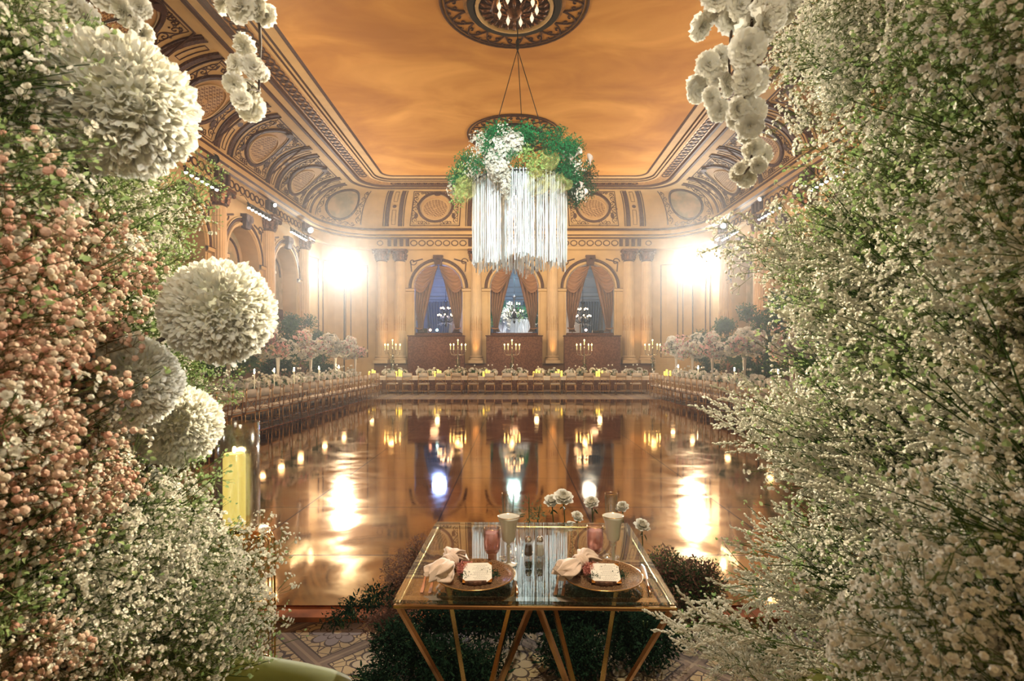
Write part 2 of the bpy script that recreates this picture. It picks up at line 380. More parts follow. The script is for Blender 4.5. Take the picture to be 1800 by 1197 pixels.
def grille_mat():
    m, nt, b, out = new_mat('pierced_grille'); L = nt.links
    tc = N(nt, 'ShaderNodeTexCoord'); mp = N(nt, 'ShaderNodeMapping'); mp.inputs['Rotation'].default_value = (.6, .5, .785); L.new(tc.outputs['Object'], mp.inputs[0])
    ck = N(nt, 'ShaderNodeTexChecker', i_Scale=18.0); L.new(mp.outputs[0], ck.inputs[0]); ck.inputs[1].default_value = (.50, .36, .2, 1); ck.inputs[2].default_value = (.16, .09, .05, 1)
    L.new(ck.outputs[0], b.inputs['Base Color']); b.inputs['Roughness'].default_value = .7; return m
M['grille'] = grille_mat()
M['damask'] = P('brown_damask', (.17, .075, .04), .7, col2=(.09, .036, .02), vscale=15, detail=1.0, bump=.2)
M['mural'] = P('garden_mural', (.52, .42, .30), .8, col2=(.30, .29, .22), vscale=1.6, detail=7)

# ------------------------------------------------------------------ room plan: every ring is (X side, Ys side end, Xb back end, Yb back, Z)
YF = -3.2
def ring_pts(X, Ys, Xb, Yb, Z, nside=14, narc=12, nback=12, e=2.0):
    L_ = [(-X, y, Z) for y in np.linspace(YF, Ys, nside)]
    t = np.linspace(0, PI/2, narc+1)[1:]
    L_ += [(-X + (X-Xb)*(1-math.cos(a)), Ys + (Yb-Ys)*math.sin(a), Z) for a in t]
    half = L_ + [(x, Yb, Z) for x in np.linspace(-Xb, 0, nback//2+1)[1:]]
    return np.array(half + [(-x, y, z) for x, y, z in half[-2::-1]])
def loft(rings, mats_idx, mb=None):
    mb = mb or MB()
    for a, b, m in zip(rings[:-1], rings[1:], mats_idx): mb.grid(np.stack([ring_pts(*a), ring_pts(*b)]), m)
    return mb
CB = (9.2, 23.9, 6.95, 26.8, 8.0); CT = (7.4, 23.9, 6.2, 25.15, 9.42)
def cove(v):
    a = v*PI/2; c, s = math.cos(a), math.sin(a)
    return tuple(CT[i] + (CB[i]-CT[i])*c for i in range(4)) + (CB[4] + (CT[4]-CB[4])*s,)
ARC = 2.55    # length of the cove section
# surface maps: (s metres along, b metres up the section)
def map_cove(kind, off=.0):
    def f(s, b, o=off):
        X, Ys, Xb, Yb, Z = cove(min(max(b/ARC, 0), 1)); a = min(max(b/ARC,0),1)*PI/2
        n = o; dz = -math.sin(a)*n; dn = math.cos(a)*n
        if kind == 'L': return (-X+dn, s, Z+dz)
        if kind == 'R': return (X-dn, s, Z+dz)
        if kind == 'B': return (s*Xb/6.95, Yb-dn, Z+dz)
        if kind in 'PQ':       # corner, s from 0 to 1
            t = s*PI/2; cs, sn = math.cos(t), math.sin(t)
            x = -X + (X-Xb)*(1-cs) + dn*cs; y = Ys + (Yb-Ys)*sn - dn*sn
            return (x if kind == 'P' else -x, y, Z+dz)
    return f
def map_wall(kind, off=0.0, X=9.4, Yb=27.0):
    if kind == 'L': return lambda s, b, o=off: (-X+o, s, b)
    if kind == 'R': return lambda s, b, o=off: (X-o, s, b)
    return lambda s, b, o=off: (s, Yb-o, b)
def ribbon(mb, f, pts, w, off=.03, mat=0, closed=False):
    """a raised moulding that follows a 2-D line on a mapped surface"""
    Q = np.array(pts, float)
    if closed: Q = np.vstack([Q[-1:], Q, Q[:1]])
    T = np.gradient(Q, axis=0); T /= np.linalg.norm(T, axis=1)[:,None]+1e-9; Nn = np.stack([-T[:,1], T[:,0]], 1)
    if closed: Q = np.vstack([Q[1:-1], Q[1:2]]); Nn = np.vstack([Nn[1:-1], Nn[1:2]])
    h = w/2
    w_ = np.full(len(Q), h) if np.isscalar(h) else np.asarray(h)
    G = [[f(*(q + n*hh*k), o) for k, o in ((-1, 0.0), (-.62, off), (.62, off), (1, 0.0))] for q, n, hh in zip(Q, Nn, w_)]
    mb.grid(np.array(G), mat)
def disc(mb, f, c, ra, rb, off=.02, mat=0, n=28, shape=None, r0=0.0):
    a = np.arange(n)*2*PI/n; R = []
    for k in (r0, (1+r0)/2, 1.0):
        R.append([f(c[0]+ra*k*math.cos(t)*(shape(t) if shape else 1), c[1]+rb*k*math.sin(t), off) for t in a])
    if r0 == 0: R[0] = [f(c[0], c[1], off)]*n
    mb.grid(np.array(R), mat, closed=True)
def circ(c, ra, rb=None, n=28, shape=None):
    rb = rb or ra
    return [(c[0]+ra*math.cos(t)*(shape(t) if shape else 1), c[1]+rb*math.sin(t)) for t in np.arange(n)*2*PI/n]
def spiral(c, r, turns=1.4, a0=0, d=1, n=16):
    return [(c[0]+r*(1-k)**1.0*math.cos(a0+d*turns*2*PI*k), c[1]+r*(1-k)*math.sin(a0+d*turns*2*PI*k)) for k in np.linspace(0, .88, n)]
def scroll(mb, f, x0, y0, x1, y1, k, r, w=.035, off=.02, mat=0, g=random):
    """wavy stem with alternate spiral volutes and leaf blobs"""
    n = 6*k; dx, dy = x1-x0, y1-y0; Ln = math.hypot(dx, dy); ux, uy = dx/Ln, dy/Ln
    P_ = []
    for i in range(n+1):
        t = i/n; o = math.sin(t*k*PI)*r*.7; P_.append((x0+dx*t-uy*o, y0+dy*t+ux*o))
    ribbon(mb, f, P_, w, off, mat)
    for j in range(k):
        t = (j+.5)/k; sgn = 1 if j % 2 == 0 else -1
        c = (x0+dx*t-uy*(-sgn*r*.25), y0+dy*t+ux*(-sgn*r*.25))
        ribbon(mb, f, spiral(c, r*.75, 1.3, math.atan2(uy, ux)+sgn*1.2, -sgn, 14), w*.9, off, mat)
        for q in range(3):
            a = g.uniform(0, 2*PI); cc = (c[0]+r*.8*math.cos(a), c[1]+r*.8*math.sin(a)); 
            ribbon(mb, f, [cc, (cc[0]+r*.3*math.cos(a+.5), cc[1]+r*.3*math.sin(a+.5))], w*1.5, off, mat)

# ceiling
rings = [(5.65,23.05,5.2,23.47,9.5)]
rg = []
def R(X, Yb, Z, Ys=None, Xb=None):
    k = (X-5.65)/(7.4-5.65); return (X, (23.05+.85*k) if Ys is None else Ys, (5.2+1.0*k) if Xb is None else Xb, Yb, Z)
seq = [(5.65,23.47,9.5),(5.72,23.54,9.47,),(5.76,23.58,9.5),(6.02,23.86,9.5),(6.05,23.9,9.44),(6.12,23.98,9.44),(6.16,24.02,9.4),(6.24,24.1,9.4),(6.30,24.16,9.44),(6.76,24.60,9.44),(6.82,24.66,9.38),(6.92,24.74,9.38),(6.96,24.78,9.42),(7.17,24.92,9.42),(7.2,24.95,9.38),(7.29,25.04,9.38),(7.32,25.07,9.42),(7.4,25.15,9.42)]
mi = [1,1,0,1,0,1,0,0,2,1,1,1,0,1,1,1,0]
rr = [R(*q) for q in seq]
mb = MB(); c0 = ring_pts(*rr[0]); 
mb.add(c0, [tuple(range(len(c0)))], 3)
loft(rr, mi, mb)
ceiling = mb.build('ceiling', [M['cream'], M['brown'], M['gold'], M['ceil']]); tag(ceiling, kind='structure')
# cove
nc = 14
mb = loft([cove(v) for v in np.linspace(1, 0, nc)], [0]*(nc-1))
# guilloche chain in the ceiling border
def chain(mb, f, s0, s1, b, r, pitch, w, mat, off=.025, dotr=.25):
    n = max(1, int(round(abs(s1-s0)/pitch)))
    for i in range(n):
        c = (s0+(s1-s0)*(i+.5)/n, b)
        ribbon(mb, f, circ(c, r, r*.8, 12), w, off, mat, True)
        if dotr: disc(mb, f, c, r*dotr, r*dotr, off, mat, 8)
fl = lambda s, b, o=0: (-b, s, 9.44-o); fr_ = lambda s, b, o=0: (b, s, 9.44-o); fbk = lambda s, b, o=0: (s, b-6.53+24.38, 9.44-o)
for f, a, b_ in ((fl, 4.0, 23.4), (fr_, 4.0, 23.4), (fbk, -5.5, 5.5)): chain(mb, f, a, b_, 6.53, .21, .3, .06, 1)
EGG = lambda t: 1 - .22*max(0, -math.sin(t))**1.5
def cove_bay(mb, f, c, w=2.25, egg=True, narrow=1.0):
    h = 2.15; b0 = .14; hw = w/2
    ribbon(mb, f, [(c-hw, b0), (c-hw, b0+h), (c+hw, b0+h), (c+hw, b0)], .07, .02, 1, True)
    ribbon(mb, f, [(c-hw+.09*1, b0+.08)]+[(c-hw+.09, b0+.08+(h-.16)*k/6) for k in range(1,7)]+[(c+hw-.09, b0+h-.08)]+[(c+hw-.09, b0+h-.08-(h-.16)*k/6) for k in range(1,7)], .025, .015, 1, True)
    cc = (c, b0+h*.53); ra, rb = w*.33, h*.41
    sh = (lambda t: 1-.18*max(0, math.sin(t))) 
    disc(mb, f, cc, ra, rb, .03, 3, 28, sh)
    disc(mb, f, (c, cc[1]-rb*.18), ra*.72, rb*.62, .04, 4, 24)
    ribbon(mb, f, circ((c, cc[1]-rb*.18), ra*.8, rb*.70, 24), .06, .07, 0, True)
    ribbon(mb, f, circ(cc, ra*1.06, rb*1.03, 28, sh), .15, .07, 1, True)
    ribbon(mb, f, circ(cc, ra*.93, rb*.90, 28, sh), .04, .06, 5, True)
    disc(mb, f, (c, cc[1]+rb*1.02), .16, .12, .12, 1, 10); 
    for sg in (-1, 1):
        x0 = c+sg*(hw-.2); 
        scroll(mb, f, x0, b0+.15, x0, b0+h-.15, 6, .15, .034, .02, 1)
        scroll(mb, f, c+sg*.25, b0+.16, x0-sg*.2, b0+.16, 3, .12, .032, .02, 1)
        scroll(mb, f, c+sg*.3, b0+h-.14, x0-sg*.18, b0+h-.17, 3, .11, .032, .02, 1)
        disc(mb, f, (x0-sg*.1, b0+.55), .09, .16, .05, 1, 8)
def cove_rib(mb, f, c, w=1.1):
    for sg in (-1, 1):
        ribbon(mb, f, [(c+sg*w*.30, b) for b in np.linspace(.1, 2.4, 14)], .22, .05, 2)
        ribbon(mb, f, [(c+sg*w*.46, b) for b in np.linspace(.1, 2.4, 14)], .05, .04, 1)
    disc(mb, f, (c, 1.25), .1, .1, .08, 1, 12)
    for b0, b1 in ((.2, 1.0), (1.5, 2.25)):
        ribbon(mb, f, [(c-.09, b0)]+[(c-.09, b0+(b1-b0)*k/4) for k in range(1,5)]+[(c+.09, b1)]+[(c+.09, b1-(b1-b0)*k/4) for k in range(1,5)], .03, .02, 1, True)
BAY = 3.45; RIBS = [23.95-BAY*k for k in range(0, 8)]
for k in 'LR':
    f = map_cove(k)
    for y in RIBS[:7]: cove_rib(mb, f, y)
    for y in RIBS[:6]: cove_bay(mb, f, y-BAY/2)
f = map_cove('B')
for x in (-6.0, -1.9, 1.9, 6.0): cove_rib(mb, f, x*1.0)
for x in (-3.95, 0, 3.95): cove_bay(mb, f, x, 2.45)
for k in 'PQ':
    g0 = map_cove(k); f = (lambda s, b, o=0, g0=g0: g0(s/4.1, b, o))
    c = 2.05
    ribbon(mb, f, [(c-1.3, b) for b in np.linspace(.15, 2.3, 10)], .07, .02, 1); ribbon(mb, f, [(c+1.3, b) for b in np.linspace(.15, 2.3, 10)], .07, .02, 1)
    disc(mb, f, (c, 1.2), .85, .85, .03, 5, 28); ribbon(mb, f, circ((c, 1.2), .92, .92), .13, .07, 1, True)
    for sg in (-1, 1): scroll(mb, f, c+sg*1.12, .2, c+sg*1.12, 2.2, 5, .15, .04, .02, 1)
    scroll(mb, f, c-1, .14, c+1, .14, 6, .12, .04, .02, 1)
tag(mb.build('trim_1', [M['cream'], M['brown'], M['brown2'], M['panel'], M['grille'], M['mural']]), kind='structure')

# cornice and frieze
def RC(p, Z):   # ring offset p inward from the wall face
    return (9.4-p, 23.9, 6.95-p*.3, 27.0-p, Z)
cs = [(.2,8.0,0),(.34,7.95,1),(.34,7.86,0),(.42,7.8,0),(.42,7.64,1),(.34,7.6,0),(.24,7.54,1),(.2,7.48,0),(.12,7.46,0),(.12,7.1,1),(.2,7.08,0),(.2,6.98,0),(.1,6.94,0),(.0,6.93,0)]
mb = loft([RC(p, z) for p, z, m in cs], [m for p, z, m in cs][:-1])
for k in 'LR':
    f = map_wall(k, X=9.28)
    for i in range(6): chain(mb, f, RIBS[i]-BAY+.5, RIBS[i]-.5, 7.28, .15, .36, .05, 1, .03, 0)
    for y in RIBS[:7]:
        for q in (-.3, 0, .3): mb.box((( -1 if k == 'L' else 1)*9.22, y+q, 7.3), (.16, .13, .36), 1)
f = map_wall('B', Yb=26.88)
for a in (-1.9-1.9, -1.9+.15+.25, 1.9+.4): pass
for x0, x1 in ((-5.2, -2.35), (-1.45, 1.45), (2.35, 5.2)): chain(mb, f, x0, x1, 7.28, .16, .40, .05, 1, .03, 0)
for x0, x1 in ((-6.9, -6.45), (6.45, 6.9)): chain(mb, f, x0, x1, 7.28, .14, .4, .04, 1, .03, 0)
for x in (-6.2, -5.9, -5.6, -5.3, -2.2, -1.9, -1.6, 1.6, 1.9, 2.2, 5.3, 5.6, 5.9, 6.2): mb.box((x, 26.84, 7.3), (.16, .14, .36), 1)
tag(mb.build('trim_2', [M['cream'], M['brown']]), kind='structure')

# walls with arched bays
ZP = 1.3; ZT = 6.95; SPR = 5.05; AR = 1.18
def arch_wall(mb, f, s0, s1, c, r, z0, z1, spring, mat=0, depth=.35, back=None, zb=None):
    zb = z0 if zb is None else zb
    n = 20; a = np.linspace(PI, 0, n+1)
    inner = [(c-r, zb)] + [(c-r, zb+(spring-zb)*k/3) for k in (1,2)] + [(c+r*math.cos(t), spring+r*math.sin(t)) for t in a] + [(c+r, zb+(spring-zb)*k/3) for k in (2,1)] + [(c+r, zb)]
    outer = []
    for i, (x, z) in enumerate(inner):
        if z <= spring: outer.append((s0 if x < c else s1, z))
        else:
            t = (x-(c-r))/(2*r); outer.append((s0+(s1-s0)*t, z1))
    outer[3] = (s0, z1); outer[3+n] = (s1, z1)
    # two grids: sides then top
    def g(idx): mb.grid(np.array([[f(*outer[i], 0) for i in idx], [f(*inner[i], 0) for i in idx]]), mat)
    g([0,1,2,3]); g(list(range(3, 4+n))); g([3+n, 4+n, 5+n, 6+n])
    if zb > z0: mb.grid(np.array([[f(s0,z0,0), f(s1,z0,0)], [f(s0,zb,0), f(s1,zb,0)]]), mat)
    mb.grid(np.array([[f(*q, 0) for q in inner], [f(*q, -depth) for q in inner]]), mat)       # reveal
    if back is not None:
        P_ = [f(*q, -depth) for q in inner]; mb.add(P_, [tuple(range(len(P_)))], back)
    # archivolt and imposts
    for rr_, w, m in ((r+.08, .12, 0), (r+.22, .13, 1), (r+.31, .05, 0)):
        ribbon(mb, f, [(c+rr_*math.cos(t), spring+rr_*math.sin(t)) for t in np.linspace(PI, 0, 24)], w, .06, m)
    for sg in (-1, 1):
        ribbon(mb, f, [(c+sg*(r-.02), spring-.08), (c+sg*(r+.2), spring-.08), (c+sg*(r+.42), spring-.08)], .2, .1, 0)
        ribbon(mb, f, [(c+sg*(r-.02), spring-.02), (c+sg*(r+.42), spring-.02)], .03, .12, 1)
        ribbon(mb, f, [(c+sg*(r+.1), z) for z in np.linspace(zb, spring-.2, 4)], .03, .03, 0)
        # spandrel scrolls
        cc = (c+sg*(r+.08), spring+r+.12)
        ribbon(mb, f, spiral(cc, .2, 1.3, 0, sg), .05, .03, 1); ribbon(mb, f, [cc, (cc[0]-sg*.5, cc[1]+.14)], .07, .03, 1); ribbon(mb, f, [(cc[0]+sg*.1, cc[1]), (cc[0]+sg*.06, cc[1]-.5)], .06, .03, 1)
    # keystone
    q = [f(c-.17, spring+r-.06, .16), f(c+.17, spring+r-.06, .16), f(c+.24, spring+r+.42, .22), f(c-.24, spring+r+.42, .22), f(c-.17, spring+r-.06, 0), f(c+.17, spring+r-.06, 0), f(c+.24, spring+r+.42, 0), f(c-.24, spring+r+.42, 0)]
    mb.add(q, [(0,1,2,3),(0,4,5,1),(1,5,6,2),(2,6,7,3),(3,7,4,0)], 1)
    disc(mb, f, (c-.12, spring+r+.28), .13, .13, .24, 1, 10); disc(mb, f, (c+.12, spring+r+.28), .13, .13, .24, 1, 10); disc(mb, f, (c, spring+r+.12), .09, .16, .24, 1, 10)
M['shaded_dado'] = P('brown_shaded_dado', (.26, .15, .08), .7, var=.15, vscale=2)  # plinth darkened: the shade below the tables is put into its brown
wm = [M['cream'], M['brown'], M['mural'], M['damask'], M['shaded_dado']]
for k, nm in (('L', 'wall_left'), ('R', 'wall_right')):
    mb = MB(); f = map_wall(k); sg = -1 if k == 'L' else 1
    for y in RIBS[:7]:
        arch_wall(mb, f, y-BAY, y, y-BAY/2, 1.12, ZP, ZT, 5.0, 0, .6, 2, 2.6)
        ff = map_wall(k, X=10.0)
        ribbon(mb, f, [(y-BAY/2-.9, 1.6), (y-BAY/2-.9, 2.35), (y-BAY/2+.9, 2.35), (y-BAY/2+.9, 1.6)], .05, .03, 1, True)
        ribbon(mb, ff, [(y-BAY/2-1.1, 3.4), (y-BAY/2+1.1, 3.4)], .5, .03, 1)
        ribbon(mb, ff, [(y-BAY/2+.8*math.cos(t), 5.0+.8*math.sin(t)) for t in np.linspace(PI, 0, 18)], .08, .05, 1)
    # corner quarter, curved, with one narrow niche
    arcx = lambda s, b, o=0, sg=sg: (sg*((9.4)-(9.4-6.95)*(1-math.cos(s))-o*math.cos(s)), 23.9+3.1*math.sin(s)-o*math.sin(s), b)
    zs = [ZP, ZT]; mb.grid(np.array([[arcx(t, z) for t in np.linspace(0, PI/2, 13)] for z in zs]), 0)
    for t0, t1 in ((.1, .45), (.55, 1.0), (1.1, 1.42)):
        ribbon(mb, lambda s, b, o=0: arcx(s, b, o), [(t0, 1.6)]+[(t0, z) for z in np.linspace(2, 6.2, 6)]+[(t, 6.2) for t in np.linspace(t0, t1, 5)]+[(t1, z) for z in np.linspace(6.2, 2, 6)]+[(t, 1.6) for t in np.linspace(t1, t0, 5)], .02, .03, 1, True)
    # plinth
    mb.grid(np.array([[(sg*9.2, y, z) for y in (YF, 23.9)] for z in (0, ZP)]), 4)
    mb.grid(np.array([[(x*sg, y, ZP) for y in (YF, 23.9)] for x in (9.2, 9.4)]), 0)
    mb.grid(np.array([[(x*sg, y, ZT) for y in (YF, -.2)] for x in (9.4, 9.41)]), 0)
    mb.grid(np.array([[(sg*9.4, y, z) for y in (YF, RIBS[6]-BAY)] for z in (ZP, ZT)]), 0)
    mb.grid(np.array([[arcx(t, z, o) for t in np.linspace(0, PI/2, 13)] for z, o in ((0, .2), (ZP, .2), (ZP, 0))]), 0)
    for z in (.2, 1.1): ribbon(mb, map_wall(k, X=9.2), [(-3, z), (23.8, z)], .05, .02, 1)
    tag(mb.build(nm, wm), kind='structure')
mb = MB(); f = map_wall('B')
BX = (-3.79, 0, 3.79)
for c in BX: arch_wall(mb, f, c-1.895, c+1.895, c, 1.2, ZP, ZT, SPR, 0, .5, None, ZP)
for sg in (-1, 1):
    mb.grid(np.array([[f(sg*x, z) for x in (5.685, 6.95)] for z in (ZP, ZT)]), 0)
    ribbon(mb, f, [(sg*6.45, 1.7), (sg*6.45, 6.5), (sg*6.85, 6.5), (sg*6.85, 1.7)], .03, .03, 1, True)
    ribbon(mb, f, [(sg*6.52, 1.8), (sg*6.52, 6.4), (sg*6.78, 6.4), (sg*6.78, 1.8)], .02, .03, 1, True)
mb.grid(np.array([[(x, 26.8, z) for x in (-6.95, 6.95)] for z in (0, ZP-.02)]), 4); mb.grid(np.array([[(x, y, ZP) for x in (-6.95, 6.95)] for y in (26.8, 27.0)]), 0)
mb.grid(np.array([[(x, y, ZP) for x in (-6.95, 6.95)] for y in (27.0, 27.5)]), 0)
tag(mb.build('wall_back', wm), kind='structure')
mb = MB(); mb.grid(np.array([[(x, YF, z) for x in (-9.4, 9.4)] for z in (0, 9.5)]), 0)
tag(mb.build('wall_front', [M['cream']]), kind='structure')
mb = MB(); mb.add([(-10.1, YF-.1, 0), (10.1, YF-.1, 0), (10.1, 37, 0), (-10.1, 37, 0)], [(0,1,2,3)])
tag(mb.build('floor', [M['carpet']]), kind='structure')

# ceiling roses
def rose(yc, label):
    r = thing('ceiling_rose', label, 'ceiling rose', (0.0, yc, 9.5))
    mb = MB(); f = lambda s, b, o=0: (s, b, -.01-o)
    for rad, w, m in ((1.66, .05, 1), (1.56, .03, 1), (1.10, .10, 0)):
        ribbon(mb, f, circ((0,0), rad, rad, 48), w, .03, m, True)
    n = 16
    for i in range(n):
        a = i*2*PI/n; 
        L_ = [((1.14+.40*math.sin(t*PI))*math.cos(a+(t-.5)*2*PI/n*1.0), (1.14+.40*math.sin(t*PI))*math.sin(a+(t-.5)*2*PI/n)) for t in np.linspace(0, 1, 12)]
        ribbon(mb, f, L_, .04, .03, 1)
        for sg in (-1, 1): ribbon(mb, f, spiral((1.36*math.cos(a+sg*.07), 1.36*math.sin(a+sg*.07)), .09, 1.2, a, sg, 9), .025, .03, 1)
        ribbon(mb, f, [(1.48*math.cos(a+PI/n), 1.48*math.sin(a+PI/n)), (1.56*math.cos(a+PI/n), 1.56*math.sin(a+PI/n))], .06, .03, 1)
    mb.build('painted_border', [M['gold'], M['brown']], r)
    mb = MB(); ribbon(mb, f, circ((0,0), .98, .98, 48), .2, .1, 0, True); mb.build('dark_ring', [M['black']], r)
    mb = MB(); ribbon(mb, f, circ((0,0), .84, .84, 48), .1, .13, 0, True); 
    mb.lathe([(.80, -.02), (.74, -.10), (.66, -.05), (.52, -.08), (.5, -.16), (.42, -.10), (.3, -.12), (.28, -.2), (.16, -.22), (.1, -.3), (.001, -.32)], n=40, mat=1, cap=False)
    for i in range(24):
        a = i*2*PI/24
        mb.tube([(.78*math.cos(a), .78*math.sin(a), -.1), (.66*math.cos(a), .66*math.sin(a), -.14), (.54*math.cos(a), .54*math.sin(a), -.12)], [.02, .045, .02], 5, 1)
        if i % 2 == 0: mb.tube([(.48*math.cos(a), .48*math.sin(a), -.17), (.36*math.cos(a), .36*math.sin(a), -.2), (.2*math.cos(a), .2*math.sin(a), -.22)], [.015, .05, .02], 5, 1)
    mb.build('carved_boss', [M['cream'], M['gold2']], r, True)
    return r
M['black'] = P('black_band', (.012, .012, .012), .5)
M['gold2'] = P('dark_gilded_carving', (.22, .10, .045), .38, .6, var=.6, vscale=18)
rose(12.1, 'carved round ceiling rose with black ring above the flower chandelier')
rose(19.2, 'round ceiling rose farther back, mostly hidden behind the flower chandelier')

# columns
def column_mesh():
    shaft = MB(); n = 96; a = np.arange(n)*2*PI/n; H0, H1 = .38, 5.05; r0, r1 = .285, .245
    Rg = []
    for z in (H0, .9, 1.6, 1.61, 2.35, 2.36, 3.6, H1):
        t = (z-H0)/(H1-H0); r = r0+(r1-r0)*t**1.5
        fl_ = (.022*np.abs(np.sin(a*10)))
        R_ = r-.022+fl_; Rg.append(np.stack([R_*np.cos(a), R_*np.sin(a), np.full(n, z)], 1))
    shaft.grid(np.array(Rg), 0, closed=True)
    base = MB(); base.box((0,0,.08), (.72,.72,.16)); base.lathe([(.36,.16),(.38,.19),(.36,.23),(.31,.25),(.31,.29),(.34,.31),(.33,.35),(.29,.38)], n=36)
    cap = MB(); cap.lathe([(.25,5.05),(.28,5.07),(.25,5.1),(.24,5.14),(.27,5.3),(.32,5.45),(.36,5.52)], n=24); cap.cbox((0,0,5.58), (.8,.8,.12), .02)
    for i in range(8):
        t = i*PI/4; c, s = math.cos(t), math.sin(t)
        for zz, rr_ in ((5.14, .27), (5.28, .30)):
            cap.tube([(rr_*c, rr_*s, zz), ((rr_+.05)*c, (rr_+.05)*s, zz+.14), ((rr_+.1)*c, (rr_+.1)*s, zz+.12)], [.06,.05,.02], 5)
    for sx in (-1,1):
        for sy in (-1,1): cap.ball((sx*.33, sy*.33, 5.46), .075, 8, 5)
    spears = MB()
    for i in range(20):
        t = i*2*PI/20+.15; c, s = math.cos(t), math.sin(t); h = 2.35-(.0 if i % 2 else .12)
        spears.tube([(.275*c,.275*s,1.62),(.272*c,.272*s,h-.1),(.27*c,.27*s,h+.06)], [.013,.013,.003], 4)
        spears.ball((.275*c,.275*s,1.95), .022, 6, 4); 
    return [('shaft', shaft, M['cream2'], True), ('column_base', base, M['cream2'], False), ('capital', cap, M['gold2'], False), ('spears', spears, M['gold'], False)]
cm = [(n_, m_.mesh(n_, [mt], s_)) for n_, m_, mt, s_ in column_mesh()]
def column(loc, label):
    r = thing('column', label, 'column', loc); r['kind'] = 'structure'
    for n_, me in cm:
        o = bpy.data.objects.new(n_, me); COL.objects.link(o); o.parent = r
ORD = ['first', 'second', 'third', 'fourth', 'fifth', 'sixth', 'seventh']
for sg, nm in ((-1, 'left'), (1, 'right')):
    for i, y in enumerate(RIBS[:5]): column((sg*9.35, y, 1.3), f'fluted column on the {nm} wall, {ORD[i]} from the far corner')
for x, nm in ((-6.6, 'outer column of the pair left of the far arches'), (-5.7, 'inner column of the pair left of the far arches'), (-1.9, 'single column between the left and middle far arches'), (1.9, 'single column between the middle and right far arches'), (5.7, 'inner column of the pair right of the far arches'), (6.6, 'outer column of the pair right of the far arches')):
    column((x, 26.95, 1.3), 'fluted cream '+nm)

# dance floor
df = thing('dance_floor', 'large polished bronze mirror dance floor in the middle of the hall', 'dance floor', (0, 11.7, 0))
mb = MB(); xs = np.linspace(-5.4, 5.4, 2); 
mb.box((0, .02, .0225), (10.8, 16.64, .035)); mb.V = [v for v in mb.V]
o = mb.build('mirror_panels', [M['dance']], df)
mb = MB(); mb.box((0, -8.37, .016), (10.96, .14, .03)); mb.box((0, 8.41, .016), (10.96, .14, .03)); mb.box((-5.44, .02, .016), (.08, 16.64, .03)); mb.box((5.44, .02, .016), (.08, 16.64, .03))
mb.build('wooden_edge', [M['wood']], df)
# ------------------------------------------------------------------ shared flower and leaf templates
def T_petalflower(n_rings=((7,.35,.95,.9),(6,.7,.8,.75),(5,1.1,.6,.55)), r=1.0, cup=.35, seed=0):
    """rosette: rings of cupped petals; (count, tilt up, length, width)"""
    g = np.random.default_rng(seed); mb = MB()
    for k, (n, tilt, ln, wd) in enumerate(n_rings):
        for i in range(n):
            a = (i+.5*(k % 2))*2*PI/n+g.uniform(-.15,.15); t = tilt+g.uniform(-.12,.12)
            pts = []
            for u, w in ((.08,.3),(.55,1.0),(1.0,.62)):
                for v in (-1,0,1):
                    rad = u*ln*r; x = rad*math.cos(t*(.6+.5*u)); z = rad*math.sin(t*(.6+.5*u)) + cup*.16*r*abs(v)*u
                    y = v*w*wd*.5*ln*r
                    if u == 1.0: x *= (1.06 if v == 0 else .9); 
                    pts.append((x*math.cos(a)-y*math.sin(a), x*math.sin(a)+y*math.cos(a), z+g.uniform(-.02,.02)*r))
            mb.grid(np.array(pts).reshape(3,3,3))
    return mb.tmpl()
def T_leaf(l=1.0, w=.4, bend=.2):
    P_ = [(0,0,0),(w*.4,l*.35,bend*.3),(0,l*.4,bend*.1),(-w*.4,l*.35,bend*.3),(w*.32,l*.75,bend*.2),(0,l*.8,0),(-w*.32,l*.75,bend*.2),(0,l,-bend*.5)]
    P_ = np.array([(x, z, y) for x, y, z in P_])   # along local +Z
    return P_, [np.array([(0,1,2),(0,2,3),(4,7,5),(5,7,6)]), np.array([(1,4,5,2),(2,5,6,3)])]
TROSE = [T_petalflower(seed=i) for i in range(3)]
TBLOB = T_petalflower(((5,.3,.8,1.1),(3,1.0,.55,1.0)), seed=5)
TLEAF = T_leaf(); TLEAF2 = T_leaf(1, .8, .35)
TQUAD = (np.array([(-.22,0,0),(.22,0,.1),(.0,.06,1.0)]), [np.array([(0,1,2)])])
def blobpts(n, centers, g, shell=.55):
    """points through a set of ellipsoid blobs; centers: (x,y,z,rx,ry,rz)"""
    C = np.array(centers, float); vol = (C[:,3]*C[:,4]*C[:,5])**.8; idx = g.choice(len(C), n, p=vol/vol.sum())
    d = rdirs(n, g); r = g.uniform(shell, 1, n)[:,None]; return C[idx,:3]+d*r*C[idx,3:6], d
def leaves(mb, n, centers, g, size=.05, T=None, mat=0, shell=.3, jit=.8):
    p, d = blobpts(n, centers, g, shell); dd = d+g.normal(size=(n,3))*jit
    return mb.inst(T or TLEAF, TRS(p, dd, g.uniform(0, 6.3, n), size*g.uniform(.6, 1.3, n)), mat)
def blooms(mb, n, centers, g, size=.05, T=None, mat=0, shell=.85):
    p, d = blobpts(n, centers, g, shell)
    for k, t in enumerate(T or TROSE):
        s_ = slice(k, None, len(T or TROSE)); m = len(p[s_])
        mb.inst(t, TRS(p[s_], d[s_]+g.normal(size=(m,3))*.2, g.uniform(0, 6.3, m), size*g.uniform(.7, 1.2, m)), mat)
    return mb
M['leaf'] = PETAL('green_leaf', (.06,.17,.045), (.14,.26,.07), .3)
M['leafd'] = PETAL('dark_leaf', (.03,.08,.035), (.07,.14,.05), .25)
M['leafb'] = PETAL('bright_fern', (.012,.15,.045), (.035,.27,.09), .3)
M['white'] = PETAL('white_petal', (.86,.82,.70), (.93,.91,.84), .3)
